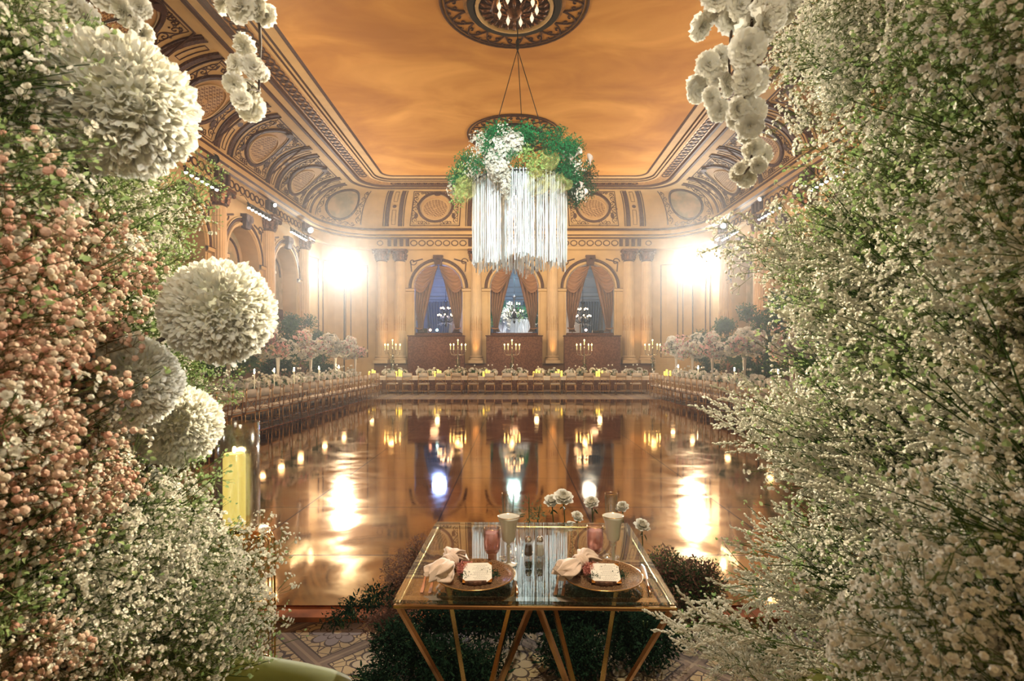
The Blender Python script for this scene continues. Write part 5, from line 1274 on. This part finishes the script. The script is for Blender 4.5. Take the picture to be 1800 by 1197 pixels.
for i, (px, py, d, rad, lb) in enumerate(((990,876,2.98,.062,'large white rose standing tallest behind the table'),(970,882,3.02,.05,'white rose just left of the tallest behind the table'),(1040,884,3.0,.045,'single white rose on a stem between the two flutes'),(1094,892,2.98,.04,'white rose partly behind the right flute'),(1014,909,3.05,.04,'low white rose at the back edge of the table, below the tallest'),(1128,925,2.95,.05,'white rose at the back right corner of the table'),(1004,926,3.15,.04,'low white rose seen through the glass behind the table'))):
    p = at(px, py, d); r = thing('white_rose', lb, 'flower', p); g = np.random.default_rng(i)
    m = MB(); m.inst(TR2, TRS([(0,0,0)], [(g.uniform(-.4,.4), -.55, 1)], [g.uniform(0,6)], [rad*.95])); m.build('bloom', M['white'], r, True)
    m = MB(); m.tube([(0,0,0),(.01,.02,-.12),(.0,.06,-(p.z-.08))], [.0035,.003,.003], 5); leaves(m, 5, [(0,0,-.03,.02,.02,.02)], g, .035, TLEAF); m.build('stem', M['stem'], r)
spr = thing('leafy_sprig', 'small dark leafy sprig standing behind the table between the left glasses and roses', 'flowers', at(930, 905, 3.0)); m = MB(); leaves(m, 150, [(.0,0,.02,.05,.04,.09),(.06,0,.0,.04,.03,.06),(-.13,0,-.02,.04,.03,.04)], rng, .022, TLEAF); m.build('leaves', M['sprig'] if 'sprig' in M else M.setdefault('sprig', PETAL('olive_leaf', (.10,.11,.05), (.2,.2,.1), .3)), spr)
m = MB(); [m.tube([(x*.4,.02,-.5),(x*.6,0,-.1),(x,0,z)], .0025, 4) for x, z in ((0,.1),(.06,.05),(-.13,.0))]; m.build('stems', M['stem'], spr)

# ------------------------------------------------------------------ hurricane candle on a gold wire pedestal
hc = at(418, 925, 1.95)
r = thing('hurricane_candle', 'tall bubbled glass cylinder holding a glowing yellow pillar candle', 'candle holder', hc)
m = MB(); H = .375; rr0 = .073
m.lathe([(rr0,0),(rr0+.001,H*.5),(rr0-.001,H),(rr0-.0045,H),(rr0-.004,H*.5),(rr0-.004,.004)], n=48, cap=False); m.build('glass_cylinder', M['seeded'] if 'seeded' in M else M.setdefault('seeded', None) or GLASS('seeded_glass', (.84,.87,.92), .12, 2.1), r, True)
m = MB(); m.lathe([(.001,0),(rr0,0),(rr0,.006),(.001,.006)], n=40, cap=False); m.build('base_plate', M['goldrim'], r)
m = MB(); m.lathe([(.001,.006),(.037,.006),(.037,.255),(.033,.265),(.026,.262),(.001,.252)], (-.010,-.005,0), 36, cap=False); m.build('pillar', M['bigwax'] if 'bigwax' in M else M.setdefault('bigwax', P('glowing_candle_wax', (.9,.72,.26), .4, emit=(1,.70,.13), estr=1.7)), r, True)
m = MB(); m.ball((-.010,-.005,.277), .007, 8, 6, sz=1.8); m.build('flame', M['flame'], r)
point('hurricane_glow', hc+Vector((-.01,-.005,.30)), .6, (1,.7,.3), .02)
# seed bubbles on the glass
m = MB(); g = np.random.default_rng(2); 
for i in range(120): a = g.uniform(0,6.3); m.ball((rr0*1.005*math.cos(a), rr0*1.005*math.sin(a), g.uniform(.01,H-.01)), g.uniform(.0006,.0014), 5, 3)
m.build('bubbles', M['opal'], r)
pd = thing('wire_pedestal', 'round gold wire pedestal carrying the glass hurricane candle', 'stand', (hc.x+.03, hc.y-.05, 0))
zt = hc.z-.004; R0 = .115
m = MB()
for i in range(30):
    a = i*2*PI/30; c, s_ = math.cos(a), math.sin(a); m.tube([(R0*.55*c, R0*.55*s_, zt-.006),(R0*.88*c, R0*.88*s_, zt-.012),(R0*c, R0*s_, zt-.04),(R0*1.02*c, R0*1.02*s_, .3),(R0*c, R0*s_, .02)], .0022, 5)
m.build('wires', M['brass'], pd, True)
m = MB(); 
for z, k in ((zt-.01,.86),(.02,1.0),(zt*.5,1.02)): m.tube([(R0*k*math.cos(t), R0*k*math.sin(t), z) for t in np.linspace(0,2*PI,41)], .003, 6)
m.lathe([(.001,zt-.006),(R0*.86,zt-.006),(R0*.86,zt),(.001,zt)], n=40, cap=False); m.build('rings', M['brass'], pd, True)

# ------------------------------------------------------------------ green velvet chairs
M['velvet'] = P('lime_velvet', (.24,.26,.05), .75, sheen=.9, var=.2, vscale=7); M['velvet'].node_tree.nodes['Principled BSDF'].inputs['Sheen Roughness'].default_value = .3
def velvet_chair(loc, rz, label):
    r = thing('velvet_chair', label, 'chair', loc, rz)
    G = []    # curved barrel back, opening toward +Y
    for a in np.linspace(-2.05, 2.05, 35):
        ph = a-PI/2; dirx, diry = math.cos(ph), math.sin(ph); h = .955-.30*(abs(a)/2.05)**1.8; th = .05; R_ = .30
        sec = []
        for t in np.linspace(0, 2*PI, 19)[:-1]:
            u = math.cos(t); w = math.sin(t); zz = .40+(h-.40)*(.5+.5*np.sign(w)*abs(w)**.35); rr_ = R_+th*np.sign(u)*abs(u)**.8+(zz-.4)*.06
            sec.append((rr_*dirx, rr_*diry, zz))
        G.append(sec)
    m = MB(); m.grid(np.array(G), 0, closed=True); m.add(G[0], [tuple(range(18))]); m.add(G[-1], [tuple(range(17,-1,-1))]); m.build('backrest', M['velvet'], r, True)
    m = MB(); m.lathe([(.001,.37),(.23,.37),(.26,.39),(.265,.44),(.25,.475),(.001,.48)], n=36, cap=False); m.build('seat', M['velvet'], r, True)
    for sx in (-1,1):
        for sy in (-1,1): m = MB(); m.tube([(sx*.15,sy*.15,.38),(sx*.2,sy*.2,0)], [.016,.009], 8); m.build('leg', M['brass'], r, True)
velvet_chair((-.84, 1.60, 0), math.radians(-25), 'lime green velvet barrel chair at lower left, before the table')
velvet_chair((1.14, 1.60, 0), math.radians(20), 'lime green velvet barrel chair at lower right, mostly behind white sprays')
# ------------------------------------------------------------------ flower walls that frame the view
M['breath'] = PETAL('baby_breath_white', (.86,.82,.70), (.94,.91,.82), .22)
M['breathw'] = PETAL('statice_white', (.82,.79,.68), (.92,.90,.80), .2)
M['breathp'] = PETAL('baby_breath_pink', (.70,.36,.28), (.84,.74,.58), .2)
M['bstem'] = PETAL('thin_green_stem', (.10,.15,.05), (.19,.24,.09), .15)
M['bstemx'] = PETAL('dark_green_stem', (.035,.07,.02), (.08,.13,.04), .1)
M['bstemd'] = PETAL('thin_olive_stem', (.12,.09,.045), (.2,.15,.07), .15)
M['greenspr'] = PETAL('fresh_green_bud', (.22,.36,.12), (.42,.50,.24), .3)
M['pompom'] = PETAL('ivory_pompom_petal', (.94,.92,.80), (.97,.96,.90), .5)
M['pomcore'] = P('pale_yellow_core', (.88,.86,.62), .8)
M['darkstem'] = P('dark_brown_stem', (.05,.03,.02), .6)
TBUD = (lambda m: m.tmpl())(MB().lathe([(.001,-.9),(.75,-.45),(1,.1),(.7,.75),(.001,.95)], n=6, cap=False))
TBUDL = (lambda m: m.tmpl())(MB().lathe([(.001,-1.0),(.5,-.5),(.62,.5),(.001,1.3)], n=5, cap=False))
def branchy(seed, kind):
    """one spray, base at the origin, growing along +Z for about 0.34 m. returns (stems MB, heads MB)"""
    g = np.random.default_rng(seed); st = MB(); hd = MB(); L_ = .34; tips = []; dirs = []
    main = [(0,0,0),(.006,0,.12),(0,.01,.2),(.012,0,.27)]; st.tube(main, [.0017,.0014,.0011,.0008], 4)
    if kind in ('breath', 'pink', 'green'):
        nb = 9
        for i in range(nb):
            z = .07+.20*i/(nb-1); a = i*2.4+g.uniform(-.4,.4); sp = g.uniform(.35,.75); l = g.uniform(.07,.14)
            d = np.array([math.cos(a)*math.sin(sp), math.sin(a)*math.sin(sp), math.cos(sp)]); p0 = np.array([0,0,z]); p1 = p0+d*l*.5+g.normal(0,.004,3); 
            st.tube([p0, (p0+p1)/2+g.normal(0,.003,3), p1], [.001,.0009,.0008], 3, cap=False)
            for k in range(4):
                a2 = g.uniform(0,6.3); d2 = d+.75*g.normal(size=3)*.6; d2 /= np.linalg.norm(d2); p2 = p1+d2*l*g.uniform(.25,.55); st.tube([p1, p2], .0006, 3, cap=False)
                for q in range(4 if kind != 'green' else 6):
                    d3 = d2+g.normal(size=3)*.6; d3 /= np.linalg.norm(d3); p3 = p2+d3*g.uniform(.008,.030); st.tube([p2, p3], .00045, 3, cap=False); tips.append(p3); dirs.append(d3)
        tips = np.array(tips); dirs = np.array(dirs); n = len(tips)
        if kind == 'breath':
            sel = g.random(n) < .72; m = sel.sum(); hd.inst(TBLOB, TRS(tips[sel], dirs[sel], g.uniform(0,6,m), .0070*g.uniform(.6,1.25,m))); m = (~sel).sum(); hd.inst(TBUD, TRS(tips[~sel], dirs[~sel], g.uniform(0,6,m), .0034*g.uniform(.7,1.3,m)))
        elif kind == 'pink':
            hd.inst(TBUD, TRS(tips, dirs, g.uniform(0,6,n), .0046*g.uniform(.5,1.3,n)))
        else: hd.inst(TLEAF2, TRS(tips, dirs, g.uniform(0,6,n), .010*g.uniform(.5,1.2,n)))
    elif kind == 'stemmy':
        for i in range(16):
            z = .0+.2*i/15; a = i*2.4; sp = g.uniform(.1,.4); l = g.uniform(.12,.26); d = np.array([math.cos(a)*math.sin(sp), math.sin(a)*math.sin(sp), math.cos(sp)]); p0 = np.array([0,0,z]); pts = [p0+d*l*t+g.normal(0,.004,3)*t for t in np.linspace(0,1,4)]
            st.tube(pts, [.0016,.0013,.001,.0007], 4, cap=False)
            for k in range(3): tips.append(pts[-1]+g.normal(0,.008,3)); dirs.append(d+g.normal(size=3)*.4)
        tips = np.array(tips); dirs = np.array(dirs); n = len(tips); hd.inst(TLEAF2, TRS(tips, dirs, g.uniform(0,6,n), .012*g.uniform(.5,1.2,n)))
    else:      # statice: feathery spikes set with small buds
        for i in range(11):
            z = .05+.22*i/10; a = i*2.4; sp = g.uniform(.3,.65) if i < 10 else .05; l = g.uniform(.06,.12)
            d = np.array([math.cos(a)*math.sin(sp), math.sin(a)*math.sin(sp), math.cos(sp)]); p0 = np.array([0,0,z]); bend = g.normal(0,.008,3)
            pts = [p0+d*l*t+bend*t*t for t in np.linspace(0,1,5)]; st.tube(pts, [.0011,.001,.0008,.0006,.0004], 3, cap=False)
            for k in range(15):
                t = .25+.75*k/14; pp = p0+d*l*t+bend*t*t; sd = d*.8+.9*np.array([math.cos(k*2.1), math.sin(k*2.1), .2])*(1.15-t)+g.normal(size=3)*.2; sd /= np.linalg.norm(sd)
                for q in range(2): tips.append(pp+sd*(.004+.006*q)*(1.3-t*.6)+g.normal(0,.001,3)); dirs.append(sd)
        tips = np.array(tips); dirs = np.array(dirs); n = len(tips); hd.inst(TBUDL, TRS(tips, dirs, g.uniform(0,6,n), .0044*g.uniform(.6,1.2,n)))
    return st, hd
KM = {'breath': ('bstem','breath'), 'pink': ('bstemd','breathp'), 'green': ('bstem','greenspr'), 'statice': ('bstem','breathw'), 'stemmy': ('bstemx','greenspr')}
SPR = {}
for k in KM:
    L_ = []
    for i in range(4):
        st, hd = branchy(200+i, k); j = MB(); j.join(st, 0); j.join(hd, 1); L_.append((j.mesh(f'{k}_spray', [M[KM[k][0]], M[KM[k][1]]]), st, hd))
    SPR[k] = L_
def inpoly(x, y, P_):
    c = False; j = len(P_)-1
    for i in range(len(P_)):
        if (P_[i][1] > y) != (P_[j][1] > y) and x < (P_[j][0]-P_[i][0])*(y-P_[i][1])/(P_[j][1]-P_[i][1])+P_[i][0]: c = not c
        j = i
    return c
def samp(P_, n, g):
    xs = [p[0] for p in P_]; ys = [p[1] for p in P_]; out = []
    while len(out) < n:
        x, y = g.uniform(min(xs), max(xs)), g.uniform(min(ys), max(ys))
        if inpoly(x, y, P_): out.append((x, y))
    return out
def flower_wall(name, label, poly, side, n_ind, n_mass, kinds, dfun, rootf, seed, scale=1.0, edge=None):
    """sprays whose heads fill a region of the flower wall. dfun(px) distance, rootf(px,py) where the stems come from"""
    g = np.random.default_rng(seed); ks = [k for k, w in kinds]; ws = np.array([w for k, w in kinds], float); ws /= ws.sum()
    pts = samp(poly, n_ind+n_mass, g)
    if edge: 
        for i, e in enumerate(edge): pts[i % n_ind] = e
    r = thing(name, label, 'flowers', (0,0,0)); base = at(*rootf(*pts[0]), dfun(pts[0][0])+.1); r.location = (base.x, base.y, 0); inv = Vector((-base.x, -base.y, 0))
    acc = {}
    for i, (x, y) in enumerate(pts):
        k = ks[g.choice(len(ks), p=ws)]; v = int(g.integers(4)); back = i >= n_ind
        if (back and g.random() < .5) or (not back and i >= 14 and g.random() < .18): k = 'stemmy'
        d = dfun(x)+g.uniform(-.10,.12)+(g.uniform(.12,.42) if back else 0); head = at(x, y, d)
        rx, ry = rootf(x+g.normal(0,30), y+g.normal(0,60)); dr = Vector(((x-rx), g.uniform(-.45,.35)*320, -(y-ry))).normalized(); dr = (dr+Vector(g.normal(0,.16,3))).normalized()
        s_ = scale*g.uniform(.8,1.15); loc = head-dr*(.25*s_); rot = dr.to_track_quat('Z','Y').to_matrix().to_4x4() @ Matrix.Rotation(g.uniform(0,6.3), 4, 'Z')
        mat = Matrix.Translation(loc+inv) @ rot @ Matrix.Scale(s_, 4)
        if not back:
            o = bpy.data.objects.new(f'{k}_spray', SPR[k][v][0]); COL.objects.link(o); o.parent = r; o.matrix_local = mat
        else: acc.setdefault((k, v), []).append(np.array(mat))
    if acc:
        mb = MB(); ml = []; 
        for (k, v), Ms in acc.items():
            for q in (0,1):
                mm = M[KM[k][q]]
                if mm not in ml: ml.append(mm)
                mb.inst(SPR[k][v][1+q].tmpl(), Ms, ml.index(mm))
        tag(mb.build('spray_mass', ml, r), kind='stuff')
    return r
dL = lambda x: .62+.78*min(1, max(0, (x+60)/520))
dR = lambda x: .66+.84*min(1, max(0, (1860-x)/600))
# left wall
flower_wall('baby_breath_arrangement', 'cream baby\'s breath filling the upper left corner above the pink sprays', [(-60,0),(70,60),(130,150),(150,260),(260,330),(290,400),(180,420),(60,380),(-60,330)], 'L', 70, 60, [('breath',5),('green',2.5)], dL, lambda x, y: (x-260, y+90), 21, .85)
flower_wall('baby_breath_arrangement', 'fresh green and cream sprays on the left, beside the middle pompom flower', [(200,320),(270,340),(285,440),(290,540),(340,620),(350,690),(310,700),(250,600),(180,450)], 'L', 60, 45, [('green',6),('breath',3)], lambda x: 1.35+.2*(x > 300), lambda x, y: (x-240, y+160), 22, .85, edge=[(355,325),(335,345),(300,395),(370,660),(370,690),(300,470)])
flower_wall('pink_baby_breath_arrangement', 'dusty pink baby\'s breath bank at the left edge of the view', [(-60,330),(90,350),(170,430),(190,520),(140,640),(110,740),(180,850),(150,930),(40,960),(-60,900)], 'L', 98, 110, [('pink',8),('breath',2.5)], dL, lambda x, y: (x-230, y+130), 23, .9)
flower_wall('baby_breath_arrangement', 'white baby\'s breath bank at lower left, around the gold wire pedestal', [(180,860),(250,840),(320,900),(380,965),(425,985),(435,1060),(425,1140),(400,1200),(200,1200),(100,1100),(120,950)], 'L', 98, 110, [('breath',8),('green',.7)], lambda x: .80+.62*min(1,max(0,(x-60)/400)), lambda x, y: (x-240, y+150), 24, .9, edge=[(445,1000),(440,965),(448,1060),(330,850)])
flower_wall('baby_breath_arrangement', 'shadowed baby\'s breath in the bottom left corner', [(-60,900),(120,950),(120,1100),(220,1200),(-60,1200)], 'L', 40, 60, [('breath',4),('green',2),('pink',2)], lambda x: .8+.3*max(0,x)/200, lambda x, y: (x-240, y+170), 25, .9)
# right wall
flower_wall('baby_breath_arrangement', 'white baby\'s breath hanging into the upper right, beside the blossom branches', [(1390,20),(1440,-20),(1620,-20),(1620,60),(1540,90),(1500,150),(1480,190),(1430,170),(1395,100)], 'R', 46, 20, [('breath',8)], lambda x: 1.15, lambda x, y: (x+230, y-60), 31, .72, edge=[(1425,212),(1440,195),(1470,180),(1400,90)])
flower_wall('baby_breath_arrangement', 'white and green baby\'s breath bank down the upper right edge', [(1640,-20),(1860,-20),(1860,420),(1620,430),(1520,380),(1500,320),(1480,265),(1560,230),(1620,160)], 'R', 90, 90, [('breath',6),('green',3.4)], dR, lambda x, y: (x+250, y+100), 32, .95, edge=[(1490,262),(1485,285),(1500,340),(1530,370),(1580,200)])
flower_wall('statice_arrangement', 'cream statice spikes reaching left in the middle of the right flower bank', [(1400,420),(1480,380),(1620,430),(1860,420),(1860,560),(1500,600),(1420,590),(1440,520),(1390,470)], 'R', 70, 60, [('statice',6),('breath',3),('green',1.2)], dR, lambda x, y: (x+260, y+90), 33, .95, edge=[(1310,425),(1330,440),(1355,470),(1400,410),(1390,480),(1420,400),(1380,430)])
flower_wall('baby_breath_arrangement', 'white baby\'s breath clumps in the right bank level with the far tables', [(1425,510),(1520,500),(1860,540),(1860,700),(1500,720),(1430,690),(1400,640),(1440,580)], 'R', 70, 70, [('breath',5),('statice',3),('green',1.5)], dR, lambda x, y: (x+260, y+110), 34, .95, edge=[(1430,520),(1440,545),(1455,575)])
flower_wall('statice_arrangement', 'cream statice spikes reaching over the dance floor from the right bank', [(1400,700),(1500,700),(1860,700),(1860,900),(1500,930),(1430,880),(1370,800),(1380,740)], 'R', 90, 90, [('statice',9),('breath',1)], dR, lambda x, y: (x+250, y+130), 35, .98, edge=[(1290,740),(1300,730),(1330,710),(1380,700),(1320,770),(1345,790),(1400,830),(1350,740)])
flower_wall('statice_arrangement', 'cream statice spikes low in the right bank, reaching toward the glass table', [(1400,900),(1500,900),(1860,900),(1860,1040),(1600,1200),(1500,1200),(1300,1180),(1250,1110),(1280,1050),(1370,960)], 'R', 98, 90, [('statice',9),('breath',1)], lambda x: .8+.6*min(1, max(0, (1860-x)/500)), lambda x, y: (x+250, y+110), 36, .98, edge=[(1200,1115),(1215,1120),(1240,1090),(1265,1060),(1290,1120),(1290,1160),(1340,1020),(1360,950),(1390,930),(1330,1170)])
flower_wall('baby_breath_arrangement', 'large shadowed baby\'s breath heads in the bottom right corner', [(1660,920),(1860,860),(1860,1200),(1560,1200),(1640,1080)], 'R', 60, 60, [('breath',6),('statice',2)], lambda x: .62, lambda x, y: (x+250, y+130), 37, .85)

# pompom flowers
TPET = (lambda: (np.array([(-.10,0,0),(.10,0,0),(-.24,.05,.55),(0,-.04,.5),(.24,.05,.55),(-.17,.10,.9),(0,.03,1.0),(.17,.10,.9)]), [np.array([(0,1,3)]), np.array([(0,3,2,2)])[:0], np.array([(2,3,6,5),(3,4,7,6)]), np.array([(0,3,2),(1,4,3)])]))()
TPET = (TPET[0], [f for f in TPET[1] if len(f)])
pomm = []
for sd in range(2):
    g = np.random.default_rng(500+sd); m = MB(); n = 2800
    i = np.arange(n)+.5; ph = np.arccos(1-2*i/n); th = PI*(1+5**.5)*i; d = np.stack([np.cos(th)*np.sin(ph), np.sin(th)*np.sin(ph), np.cos(ph)], 1)+g.normal(0,.03,(n,3))
    bump_ = 1+.05*np.sin(d[:,0]*7+sd)*np.sin(d[:,1]*6)*np.cos(d[:,2]*5)
    m.inst(TPET, TRS(d*.76*bump_[:,None], d+g.normal(0,.22,(n,3)), g.uniform(0,6.3,n), .26*g.uniform(.75,1.2,n)*bump_)); pet = m
    c = MB(); c.ball((0,0,0), .82, 24, 16); pomm.append((pet.mesh('petals', M['pompom']), c.mesh('core', M['pomcore'], True)))
def pompom(px, py, rpx, d, label, stem=None, k=0):
    c = at(px, py, d); r = thing('pompom_flower', label, 'flower', c); R_ = rpx*d/950
    for n_, me in zip(('petals','core'), pomm[k]): o = bpy.data.objects.new(n_, me); COL.objects.link(o); o.parent = r; o.scale = (R_,)*3; o.rotation_euler = (px*.3, py*.7, 1.0)
    if stem:
        e = at(stem[0], stem[1], stem[2])-c; q = e.normalized()*R_*.85; m = MB(); m.tube([q, q.lerp(e,.5)+Vector((0,0,-.005)), e], [.0042,.0036,.003], 7); m.build('stem', M['darkstem'], r, True)
pompom(215, 188, 116, .80, 'largest white pompom flower, high on the left', (80, 430, .85))
pompom(386, 548, 90, .98, 'white pompom flower at middle left, nearest the hall', (60, 700, 1.0), 1)
pompom(228, 672, 80, .92, 'white pompom flower at left, between the middle one and the low one', (60, 900, .95))
pompom(314, 748, 68, 1.12, 'low white pompom flower just above the glass candle cylinder', (200, 900, 1.15), 1)
pompom(185, 775, 52, 1.05, 'white pompom flower half hidden behind sprays, left of the low one', None, 1)
pompom(222, 505, 52, 1.62, 'white pompom flower behind green sprays, left of the middle one')
pompom(232, 250, 60, 1.3, 'white pompom flower peeking out below the largest one', None, 1)
pompom(1484, 35, 46, 1.3, 'white pompom flower veiled by sprays at the top right'); pompom(1480, 140, 40, 1.35, 'white pompom flower behind the hanging white sprays at the upper right', None, 1)
pompom(90, 925, 60, 1.35, 'shadowed white pompom flower deep in the lower left sprays')

# hanging blossom branches
def T_cherry(seed):
    g = np.random.default_rng(seed); mb = MB()
    for ring, (n, tilt, ln) in enumerate(((7,.02,1.0),(7,.30,.95),(6,.62,.82),(5,.95,.66),(4,1.25,.46))):
        for i in range(n):
            a = (i+.5*(ring % 2))*2*PI/n+g.uniform(-.15,.15); t = tilt+g.uniform(-.15,.15); G = []
            for u in np.linspace(.05, 1, 5):
                row = []
                for v in np.linspace(-1, 1, 7):
                    w = math.sin(min(1,u*1.02)*PI*.66)*.50*ln; rad = u*ln*(1-.10*(abs(v)**2)*(u > .8))*(1-.12*(u == 1)*abs(math.cos(v*5.5+i)))
                    y = v*w; zz = rad*math.sin(t)+.13*math.sin(v*7+seed+i*1.7)*u*u*ln+.16*v*v*u*ln*.6-.12*u*u*ln; x = rad*math.cos(t)
                    row.append((x*math.cos(a)-y*math.sin(a), x*math.sin(a)+y*math.cos(a), zz))
                G.append(row)
            mb.grid(np.array(G))
    return mb
M['cherry'] = PETAL('white_cherry_petal', (.92,.88,.76), (.95,.93,.86), .4)
chm = [T_cherry(600+i).mesh('blossom', M['cherry'], True) for i in range(4)]
cen = MB(); [cen.tube([(0,0,.05),(.10*math.cos(i*1.3),.10*math.sin(i*1.3),.30)], .016, 3) for i in range(14)]; cenm = cen.mesh('stamens', M['creamp'])
def blossom_branch(pts, stem, d, label, seed):
    g = np.random.default_rng(seed); o0 = at(stem[0][0], stem[0][1], d); r = thing('blossom_branch', label, 'flowers', o0)
    m = MB(); m.tube([at(x, y, d+.02*math.sin(i*1.7))-o0 for i, (x, y) in enumerate(stem)], [.0032-.002*i/len(stem) for i in range(len(stem))], 6)
    sp = [at(x, y, d) for x, y in stem]
    for x, y, rp in pts:
        dd = d+g.uniform(-.05,.05); p = at(x, y, dd); q = min(sp, key=lambda s_: (s_-p).length); m.tube([q-o0, (q+p)/2-o0+Vector((0,0,.01)), p-o0], .0011, 4)
        o = bpy.data.objects.new('blossom', chm[int(g.integers(4))]); COL.objects.link(o); o.parent = r; o.location = p-o0; o.scale = (rp*dd/950,)*3
        dv = Vector((g.uniform(-.9,.9), -1.0, g.uniform(-1.1,.2))); o.rotation_euler = dv.to_track_quat('Z','Y').to_euler()
        s_ = bpy.data.objects.new('stamens', cenm); COL.objects.link(s_); s_.parent = o
    m.build('branch', M['darkstem'], r, True)
blossom_branch([(395,2,26),(425,12,32),(455,8,30),(470,28,22),(430,82,25),(415,115,22),(445,118,24),(458,128,17),(412,148,22),(436,160,22),(440,188,28),(425,175,20)], [(452,-60),(455,20),(458,80),(456,120),(455,160)], .95, 'hanging white blossom branch against the left ceiling border', 1)
blossom_branch([(60,-2,24),(92,8,28),(125,5,26),(150,32,28),(185,-4,26),(218,20,28),(245,12,22),(252,62,22),(240,45,18)], [(270,-60),(220,-10),(218,30),(180,40),(165,75)], .85, 'white blossom branch along the top left, above the largest pompom flower', 2)
blossom_branch([(30,55,26),(62,62,28),(88,82,28),(110,62,22),(45,85,20),(250,85,17),(10,75,24),(105,95,18)], [(140,-60),(100,10),(70,50),(20,70)], 1.0, 'white blossoms lower in the top left corner, beside the baby\'s breath', 3)
blossom_branch([(1232,47,26),(1262,18,26),(1255,-2,26),(1285,35,28),(1275,5,30),(1300,10,28),(1250,120,30),(1268,98,22),(1245,112,24),(1228,160,24),(1222,150,20),(1250,172,22),(1265,195,22),(1275,150,24),(1258,140,18)], [(1300,-60),(1290,20),(1285,60),(1282,110),(1283,150),(1272,190)], .95, 'left strand of the hanging white blossom branches at the upper right', 4)
blossom_branch([(1325,60,38),(1315,85,36),(1342,45,34),(1350,15,34),(1335,-5,34),(1308,105,24),(1312,140,28),(1328,148,24),(1335,135,20),(1300,205,26),(1318,220,27),(1325,195,26),(1295,190,22),(1308,170,20),(1312,232,22)], [(1330,-60),(1322,20),(1320,80),(1312,140),(1306,190)], .88, 'middle strand of the hanging white blossom branches with the largest flowers', 5)
blossom_branch([(1325,262,22),(1340,272,22),(1332,290,18),(1318,288,18),(1298,305,18),(1312,312,20),(1300,296,12)], [(1318,225),(1322,255),(1320,290),(1308,305)], .97, 'lowest short blossom strand dangling over the right cove', 6)
blossom_branch([(1375,5,28),(1395,-5,26),(1380,28,18),(1360,32,24)], [(1420,-60),(1385,0)], .95, 'white blossoms at the very top, just left of the hanging baby\'s breath', 7)
